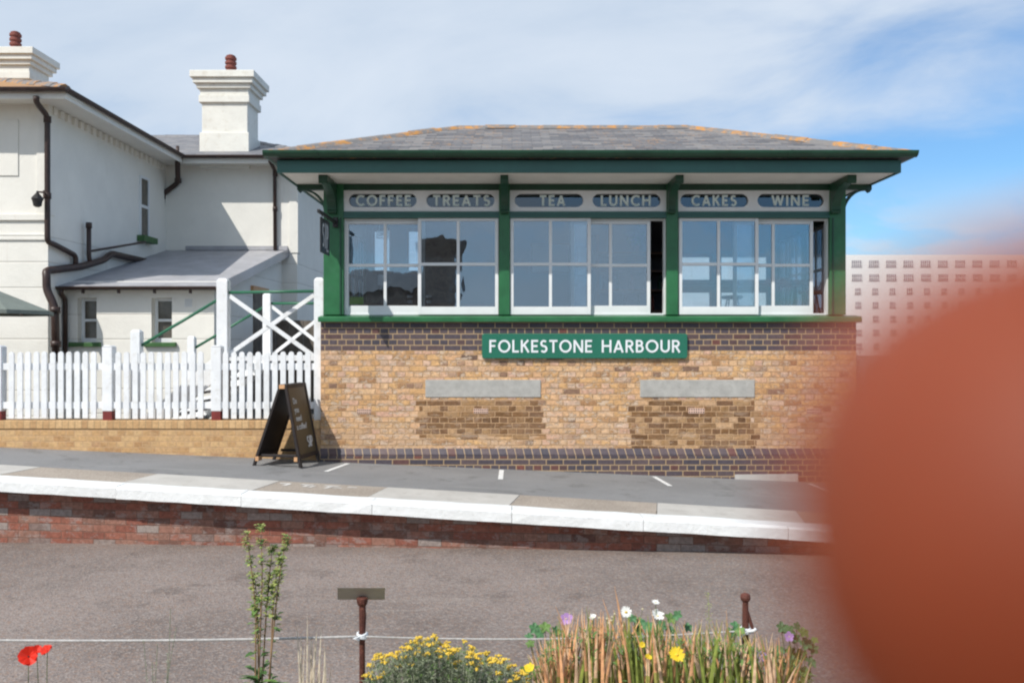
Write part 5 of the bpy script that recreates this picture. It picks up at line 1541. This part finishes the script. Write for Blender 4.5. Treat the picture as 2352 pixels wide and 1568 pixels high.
# tall leafy plant left of the plate
Yq = 3.35
TP = thing('tall_plant', 'tall leafy wild plant with yellow green tips standing left of the grey plate', 'plant', (fx(600, Yq), Yq, ZB))
tops = [((566, 1222), (588, 1410), .02), ((598, 1206), (600, 1390), -.02), ((626, 1252), (612, 1400), .03), ((660, 1230), (634, 1390), -.03), ((583, 1316), (592, 1450), .05), ((644, 1268), (626, 1420), .0)]
ms = MB(); ml = MB()
for i, (tp, md, dy_) in enumerate(tops):
    b_ = ppt(598 + (i - 2.5) * 5, 1570, Yq); b_.z = ZB
    m_ = ppt(*md, Yq + dy_ * .5); t_p = ppt(*tp, Yq + dy_)
    pts = [b_, b_.lerp(m_, .5) + Vector((rnd.uniform(-.006, .006), 0, 0))] + curve3(m_, m_.lerp(t_p, .5) + Vector((rnd.uniform(-.012, .012), 0, 0)), t_p, 8)
    ms.tube(pts, [.0034 - .0022 * k / (len(pts) - 1) for k in range(len(pts))], 6)
    for k in range(240):
        s_ = rnd.random() ** .75
        if .55 < s_ < .93 and math.sin(s_ * 38 + i * 2.1) < -.5: continue
        j = s_ * (len(pts) - 1); k0 = min(int(j), len(pts) - 2)
        p = pts[k0].lerp(pts[k0 + 1], j - k0)
        hgt = (p.z - ZB) / (t_p.z - ZB)
        a = rnd.uniform(0, 6.28)
        if hgt > .8:
            L_ = rnd.uniform(.012, .024); mm = 0 if rnd.random() < .75 else 1
        elif hgt > .72:
            if rnd.random() < .55: continue
            L_ = rnd.uniform(.012, .020); mm = 0
        elif hgt > .52:
            if rnd.random() < .35: continue
            L_ = rnd.uniform(.018, .036); mm = rnd.choice((0, 1, 1))
        else:
            if rnd.random() < .40: continue
            L_ = rnd.uniform(.026, .052); mm = rnd.choice((1, 2, 2))
        d = Vector((math.cos(a), math.sin(a), rnd.uniform(-.2, .8)))
        off = Vector((math.cos(a), math.sin(a), .2)) * rnd.uniform(0, .010 if hgt > .5 else .018)
        leaf(ml, p + off, d, L_, L_ * .68, mm)
for k in range(34):
    a = rnd.uniform(0, 6.28); p = ppt(600 + rnd.uniform(-10, 10), 1555, Yq); p.z = rnd.uniform(.16, .27)
    leaf(ml, p, (math.cos(a), math.sin(a), rnd.uniform(.2, 1.0)), rnd.uniform(.06, .11), rnd.uniform(.024, .038), rnd.choice((1, 2)), .5)
ms.build('stem', 'stem', TP, smooth=True); ml.build('foliage', ['leaf_pale', 'leaf', 'leaf_dark'], TP, fix=False)

# dry grass tuft
Yq = 3.45
DG = thing('dry_grass', 'small tuft of bleached dry grass between tall plant and post', 'grass tuft', (fx(715, Yq), Yq, ZB))
mb = MB()
for (x0_, y0_, bx_) in ((682, 1432, 0), (706, 1412, 0), (728, 1440, .01), (745, 1475, .05), (692, 1455, -.01), (738, 1428, .02), (715, 1450, 0), (722, 1470, .0), (760, 1530, .03), (700, 1480, -.01), (733, 1490, .02), (685, 1500, -.02), (708, 1505, .0), (748, 1520, .03)):
    p = ppt(708 + rnd.uniform(-12, 14), 1570, Yq); p.z = ZB
    blade(mb, p, ppt(x0_, y0_, Yq + rnd.uniform(-.05, .05)), rnd.uniform(.008, .014), (bx_, 0, .03), 0, 0, side=(1, .25, 0))
mb.build('blade', 'straw', DG, fix=False)

# yellow flowering bush
Yq = 3.35
YBU = thing('yellow_bush', 'low silvery bush covered in small mustard yellow flower heads', 'bush', (fx(1020, Yq), Yq, ZB))
mf = MB(); ms = MB(); mh = MB()
def top_y(px_):
    P_ = [(835, 1530), (862, 1500), (900, 1490), (940, 1468), (990, 1453), (1015, 1466), (1040, 1480), (1070, 1472), (1100, 1490), (1125, 1498), (1160, 1505), (1190, 1522), (1215, 1545)]
    for (a, b) in zip(P_[:-1], P_[1:]):
        if a[0] <= px_ <= b[0]: return a[1] + (b[1] - a[1]) * (px_ - a[0]) / (b[0] - a[0])
    return 1560
heads = []
for k in range(260):
    px_ = rnd.uniform(838, 1212); dep = rnd.uniform(-.16, .18)
    ty = top_y(px_) + abs(rnd.gauss(0, 26)) + (14 if dep < 0 else 0) * rnd.random()
    tp = ppt(px_, ty, Yq + dep)
    b_ = Vector((fx(1020, Yq) + (tp.x - fx(1020, Yq)) * .7, Yq + dep * .5, ZB))
    pts = curve3(b_, b_.lerp(tp, .6) + Vector((0, 0, .03)), tp, 5)
    ms.tube(pts, [.0022, .002, .0018, .0016, .0014, .0012], 4)
    for j in range(30):
        s_ = rnd.uniform(.5, .97); q = s_ * 5; k0 = min(int(q), 4); p = pts[k0].lerp(pts[k0 + 1], q - k0)
        a = rnd.uniform(0, 6.28)
        leaf(mf, p, (math.cos(a), math.sin(a), rnd.uniform(.2, 1.2)), rnd.uniform(.018, .034), .0055, 0 if rnd.random() < .8 else 1, .2)
    if rnd.random() < .72:
        for j in range(rnd.randint(6, 10)):
            a = rnd.uniform(0, 6.28); r_ = rnd.uniform(0, .015)
            mh.ball((tp.x + r_ * math.cos(a), tp.y + r_ * math.sin(a), tp.z + rnd.uniform(-.002, .003)), rnd.uniform(.0038, .0058), 5, 0, .7)
mf.build('foliage', ['leaf_grey', 'leaf'], YBU, fix=False); ms.build('stem', 'leaf_grey', YBU); mh.build('flower_head', 'pet_mustard', YBU, fix=False)

# tall grass clump
Yq = 3.45
GC = thing('grass_clump', 'large clump of green blades with orange tan tips in the foreground', 'grass clump', (fx(1530, Yq), Yq, ZB))
mb = MB()
tips = [(1275, 1390), (1308, 1418), (1352, 1405), (1411, 1345), (1383, 1372), (1494, 1398), (1520, 1400), (1560, 1430), (1627, 1428), (1668, 1396), (1775, 1450), (1448, 1470), (1335, 1440), (1290, 1480), (1245, 1470), (1240, 1500), (1600, 1452), (1700, 1470), (1845, 1490), (1865, 1530), (1810, 1500), (1730, 1500), (1640, 1450), (1580, 1480), (1470, 1440), (1425, 1450)]
def gtop(px_):
    P_ = [(1195, 1545), (1230, 1500), (1280, 1440), (1350, 1420), (1420, 1430), (1500, 1440), (1560, 1450), (1640, 1445), (1700, 1460), (1780, 1480), (1840, 1510), (1875, 1550)]
    for (a, b) in zip(P_[:-1], P_[1:]):
        if a[0] <= px_ <= b[0]: return a[1] + (b[1] - a[1]) * (px_ - a[0]) / (b[0] - a[0])
    return 1540
for k in range(420):
    if k < len(tips):
        tx, ty = tips[k]; dep = rnd.uniform(-.1, .1)
    else:
        tx = rnd.uniform(1200, 1870); ty = gtop(tx) - 30 + abs(rnd.gauss(4, 38)); dep = rnd.uniform(-.2, .22)
    tp = ppt(tx, ty, Yq + dep)
    tuft = min((1290, 1375, 1460, 1545, 1625, 1705, 1780), key=lambda q: abs(q + rnd.uniform(-70, 70) - tx))
    bx_ = tuft + (tx - tuft) * .25 + rnd.uniform(-16, 16)
    p = ppt(bx_, 1600, Yq + dep * .8); p.z = ZB
    lean = (tp.x - p.x)
    bend = (-lean * rnd.uniform(.1, .7), rnd.uniform(-.03, .03), rnd.uniform(.0, .10))
    bend = (bend[0] + rnd.uniform(-.035, .035), bend[1], bend[2])
    rr = rnd.random()
    left = tx < 1420
    if rr < (.80 if left else .52): m0, m1, fr = rnd.choice(((1, 2, .55), (1, 3, .50), (2, 2, .4), (1, 2, .62), (1, 3, .58))) 
    elif rr < .84: m0, m1, fr = (0, 1, .82)
    else: m0, m1, fr = (0, 0, .6)
    if k < len(tips): m0, m1, fr = rnd.choice(((1, 2, .6), (1, 3, .62), (0, 2, .66)))
    blade(mb, p, tp, rnd.uniform(.012, .020) if k >= len(tips) else rnd.uniform(.014, .019), bend, m0, m1, fr, 8, (1, rnd.uniform(-.8, .8), 0))
# a few blades bent right over
for (a, b, tx, ty) in ((1395, 1515, 1262, 1530), (1850, 1490, 1700, 1560), (1310, 1500, 1235, 1515), (1420, 1500, 1340, 1545), (1560, 1490, 1640, 1540), (1740, 1490, 1800, 1545), (1480, 1500, 1540, 1550), (1270, 1480, 1210, 1500)):
    p = ppt(a, 1600, Yq - .1); p.z = ZB; q = ppt(tx, ty, Yq - .1)
    blade(mb, p, q, .010, (0, 0, .22), 1, 2, .5, 10, (1, .2, 0))
# feathery green understorey
ml = MB()
for k in range(950):
    px_ = rnd.uniform(1210, 1860); ty = gtop(px_) + 22 + abs(rnd.gauss(14, 40))
    p = ppt(px_, ty, Yq + rnd.uniform(-.18, .2)); a = rnd.uniform(0, 6.28)
    leaf(ml, p, (math.cos(a), math.sin(a), rnd.uniform(-.1, 1.2)), rnd.uniform(.022, .048), rnd.uniform(.006, .013), rnd.choice((0, 0, 1)), .4)
    if k % 6 == 0:
        b_ = p.copy(); b_.z = ZB; ml.tube([b_, p], [.002, .001], 4, 1)
mb.build('blade', ['blade_green', 'blade_olive', 'blade_tan', 'blade_orange'], GC, fix=False)
ml.build('understorey', ['leaf', 'stem_green'], GC, fix=False)

# mallow plants with lobed leaves and mauve flowers
def lobed(mb, c, nrm, r, m=0):
    c = Vector(c); nrm = Vector(nrm).normalized()
    u = nrm.cross(Vector((.2, .9, .3))).normalized(); v_ = nrm.cross(u)
    n = 20; vs = [c]
    for k in range(n):
        a = 2 * math.pi * k / n
        rr = r * (.62 + .38 * abs(math.cos(a * 2.5))) * rnd.uniform(.92, 1.06)
        vs.append(c + (u * math.cos(a) + v_ * math.sin(a)) * rr + nrm * r * .18 * abs(math.sin(a * 2.5)))
    mb.add(vs, [(0, 1 + k, 1 + (k + 1) % n) for k in range(n)], m)
def mallow(label, base_px, Yq, leaves, flowers_):
    t_ = thing('mallow_plant', label, 'plant', (fx(base_px, Yq), Yq, ZB), group='mallow plants around the grass clump')
    ml = MB(); ms = MB(); mf = MB()
    b_ = Vector((fx(base_px, Yq), Yq, ZB))
    for (a, b, r_) in leaves:
        c = ppt(a, b, Yq + rnd.uniform(-.05, .05))
        lobed(ml, c, (rnd.uniform(-.6, .6), -1 + rnd.uniform(-.2, .5), rnd.uniform(.3, 1.2)), r_ * Yq / F, rnd.choice((0, 0, 1)))
        ms.tube(curve3(b_, b_.lerp(c, .6) + Vector((0, 0, .03)), c + Vector((0, .005, -.003)), 5), .0016, 5)
    for (a, b, r_) in flowers_:
        c = ppt(a, b, Yq - .04)
        mf = MB(); flower(mf, c, (rnd.uniform(-.3, .3), -1, .35), r_ * Yq / F, 5, 0, 1, .3, 1.0, .2); mf.build('flower', ['pet_mauve', 'pet_cream'], t_, fix=False)
        ms.tube(curve3(b_, b_.lerp(c, .6) + Vector((0, 0, .03)), c, 5), .0015, 5)
    ml.build('foliage', ['leaf_blue', 'leaf'], t_, fix=False); ms.build('stem', 'stem_green', t_); 
mallow('mallow plant with two mauve flowers to the right of the grass clump', 1835, 3.5,
       [(1795, 1440, 14), (1812, 1448, 16), (1826, 1466, 14), (1845, 1452, 14), (1852, 1478, 16), (1868, 1490, 13), (1790, 1492, 14), (1840, 1505, 17), (1862, 1520, 15), (1822, 1520, 16), (1800, 1535, 16), (1850, 1545, 16), (1778, 1500, 13), (1830, 1437, 10), (1815, 1495, 13), (1870, 1470, 10)],
       [(1812, 1461, 11), (1748, 1506, 12)])
mallow('mallow plant with one mauve flower at the left of the grass clump', 1270, 3.62,
       [(1228, 1442, 15), (1252, 1440, 15), (1275, 1448, 13), (1216, 1462, 12), (1295, 1455, 12), (1240, 1455, 13), (1310, 1462, 11), (1218, 1478, 12), (1205, 1540, 14)],
       [(1301, 1420, 14)])
mallow('leafy flowerless mallow plant in the middle of the grass clump', 1500, 3.62,
       [(1450, 1420, 15), (1470, 1428, 15), (1490, 1440, 16), (1540, 1420, 16), (1556, 1412, 13), (1520, 1436, 14), (1510, 1452, 16), (1540, 1450, 14), (1465, 1448, 14), (1580, 1440, 12), (1690, 1438, 15), (1700, 1450, 14), (1680, 1452, 13)], [])
# daisies, yellow flowers, buds, poppies: each stem a thing
def bloom(name, label, cat, c_px, Yq, r_, petals, m, mc, nrm, base_px, cup=.2, wide=1.0, group=None, stem='stem_green', rc=.28):
    b_ = Vector((fx(base_px, Yq), Yq, ZB))
    t_ = thing(name, label, cat, b_, group=group)
    c = ppt(c_px[0], c_px[1], Yq)
    mb = MB(); flower(mb, c, nrm, r_ * Yq / F, petals, 0, 1, cup, wide, rc); mb.build('flower', [m, mc], t_, fix=False)
    mb = MB(); mb.tube(curve3(b_, b_.lerp(c, .55) + Vector((rnd.uniform(-.01, .01), 0, 0)), c, 6), .0014, 5); mb.build('stem', stem, t_)
    return t_
g_ = 'white daisies among the grass'
bloom('white_daisy', 'large white daisy facing the viewer left of the grass centre', 'flower', (1438, 1405), 3.4, 13, 16, 'pet_white', 'pet_mustard', (0, -1, .5), 1445, .15, 1.1, g_)
bloom('white_daisy', 'shaggy white daisy low among orange blades right of the large daisy', 'flower', (1510, 1414), 3.4, 14, 14, 'pet_white', 'pet_cream', (.2, -.7, .9), 1512, .5, 1.1, g_)
bloom('white_daisy', 'small white daisy standing highest of the daisies', 'flower', (1506, 1383), 3.4, 9, 14, 'pet_white', 'pet_cream', (.1, -.3, 1), 1508, .2, 1.1, g_)
bloom('white_daisy', 'pale white daisy seen edge-on left of the tall orange blade', 'flower', (1362, 1418), 3.4, 9, 12, 'pet_white', 'pet_cream', (-.3, -.4, 1), 1366, .5, 1.1, g_)
bloom('yellow_flower', 'big bright yellow flower low in the grass clump', 'flower', (1554, 1503), 3.15, 18, 16, 'pet_yellow', 'pet_mustard', (.1, -.75, .65), 1556, .35, 1.3, 'yellow flowers in the grass')
bloom('yellow_flower', 'tiny yellow flower under the large white daisy', 'flower', (1475, 1480), 3.2, 7, 9, 'pet_yellow', 'pet_mustard', (0, -.8, .5), 1478, .4, 1.3, 'yellow flowers in the grass')
bloom('yellow_flower', 'half-open yellow flower left of the big yellow one', 'flower', (1488, 1510), 3.2, 8, 9, 'pet_yellow', 'pet_mustard', (.2, -.6, .8), 1490, .7, 1.3, 'yellow flowers in the grass')
bloom('yellow_flower', 'yellow flower at the left foot of the grass clump', 'flower', (1216, 1535), 3.2, 12, 9, 'pet_yellow', 'pet_mustard', (-.2, -.6, .8), 1222, .5, 1.3, 'yellow flowers in the grass')
bd = thing('bud_sprig', 'thin sprig of tiny cream buds beside the large white daisy', 'plant', (fx(1400, 3.4), 3.4, ZB))
mb = MB(); ms = MB(); b_ = Vector((fx(1400, 3.4), 3.4, ZB))
for (a, b) in ((1362, 1421), (1376, 1418), (1394, 1420), (1412, 1409), (1406, 1416), (1398, 1430), (1418, 1432), (1432, 1436), (1404, 1424), (1446, 1444), (1476, 1398)):
    c = ppt(a, b, 3.4); mb.ball(c, .0048, 6, 0, .8); ms.tube([b_, b_.lerp(c, .7) + Vector((0, 0, .01)), c], .0008, 4)
mb.build('bud', 'pet_cream', bd); ms.build('stem', 'stem_green', bd)
PO = []
for (lab, c_px, r_, nrm, bp) in (('red poppy lower and larger at the left corner', (66, 1507), 20, (.3, -.8, .5), 60), ('small red poppy to the right of the larger poppy', (109, 1494), 13, (-.2, -.6, .8), 112), ('red poppy half hidden behind the larger poppy', (84, 1492), 10, (.5, -.5, .7), 92)):
    bloom('poppy', lab, 'flower', c_px, 3.3, r_, 5, 'pet_red', 'black', nrm, bp, .55, 1.5, 'poppies in the left corner', 'stem_green', .12)
sp = thing('weed_sprout', 'faint thin green weed right of the poppies', 'plant', (fx(365, 3.4), 3.4, ZB))
mb = MB()
for (tx, ty) in ((330, 1470), (362, 1480), (392, 1395), (385, 1500), (350, 1520), (405, 1440)):
    p = ppt(360 + rnd.uniform(-25, 25), 1590, 3.4); p.z = ZB; c = ppt(tx, ty, 3.4)
    mb.tube(curve3(p, p.lerp(c, .5), c, 5), .0011, 4)
    for k in range(16):
        q = p.lerp(c, rnd.uniform(.5, 1)); a = rnd.uniform(0, 6.28); leaf(mb, q, (math.cos(a), math.sin(a), .5), .010, .004, 0)
mb.build('foliage', 'leaf_grey', sp, fix=False)
sp = thing('seed_stem', 'slender pale green seed stem rising behind the right of the grass', 'plant', (fx(1628, 3.7), 3.7, ZB))
mb = MB(); p = Vector((fx(1640, 3.7), 3.7, ZB)); c = ppt(1626, 1360, 3.7)
mb.tube([p, p.lerp(c, .5), c], [.002, .0015, .0008], 5)
for k in range(60):
    q = p.lerp(c, rnd.uniform(.72, 1.0)); a = rnd.uniform(0, 6.28); leaf(mb, q + Vector((math.cos(a), math.sin(a), 0)) * rnd.uniform(0, .012), (math.cos(a), math.sin(a), .6), .009, .005, 0)
mb.build('foliage', 'leaf_pale', sp, fix=False)

# ------------------------------------------------------------------ photographer's hand, fingertip close to the lens
HN = thing('hand', 'blurred reddish fingertip of the photographer reaching in from the right', 'hand', (.10, .0, EYE - .06))
def hand_mesh():
    V_ = []; E = []; Rd = []
    def add(p, r, par=None):
        V_.append(Vector(p)); Rd.append(r)
        if par is not None: E.append((par, len(V_) - 1))
        return len(V_) - 1
    z0 = EYE
    wrist = add((.150, -.050, z0 - .100), .024)
    fore = add((.190, -.110, z0 - .220), .034, wrist)
    add((.215, -.150, z0 - .320), .038, fore)
    palm = add((.130, -.030, z0 - .062), .026, wrist)
    # index finger, reaching across in front of the lens
    k1 = add((.112, -.006, z0 - .030), .0135, palm)
    a = add((.084, .018, z0 - .021), .0100, k1)
    b = add((.056, .0195, z0 - .0140), .0095, a)
    c = add((.031, .0195, z0 - .0044), .0113, b)
    d = add((.0155, .0210, z0 - .0047), .0096, c)
    add((.0063, .0224, z0 - .0050), .0064, d)
    # middle, ring and little fingers curled alongside, out of the picture
    for i, (dz_, ln) in enumerate(((-.022, 1.0), (-.044, .95), (-.066, .8))):
        k = add((.118 + .004 * i, -.004 - .004 * i, z0 - .034 + dz_), .0125, palm)
        a = add((.108 + .003 * i, .030 * ln, z0 - .030 + dz_), .0098, k)
        b = add((.090, .044 * ln, z0 - .028 + dz_), .0092, a)
        add((.074, .038 * ln, z0 - .026 + dz_), .0082, b)
    t1 = add((.120, -.052, z0 - .058), .0145, palm)
    t2 = add((.096, -.064, z0 - .036), .0115, t1)
    add((.074, -.060, z0 - .022), .0095, t2)
    off = ROOT[HN.name]
    me = bpy.data.meshes.new('hand_skin')
    me.from_pydata([tuple(p - off) for p in V_], E, [])
    ob = bpy.data.objects.new('hand_skin', me); COL.objects.link(ob); ob.parent = HN
    sk = ob.modifiers.new('skin', 'SKIN')
    for i, sv in enumerate(me.skin_vertices[0].data):
        sv.radius = (Rd[i], Rd[i]); sv.use_root = (i == 0)
    sb = ob.modifiers.new('sub', 'SUBSURF'); sb.levels = 2; sb.render_levels = 2
    me.materials.append(M['skin'])
    sk.use_smooth_shade = True
    return ob
hand_mesh()
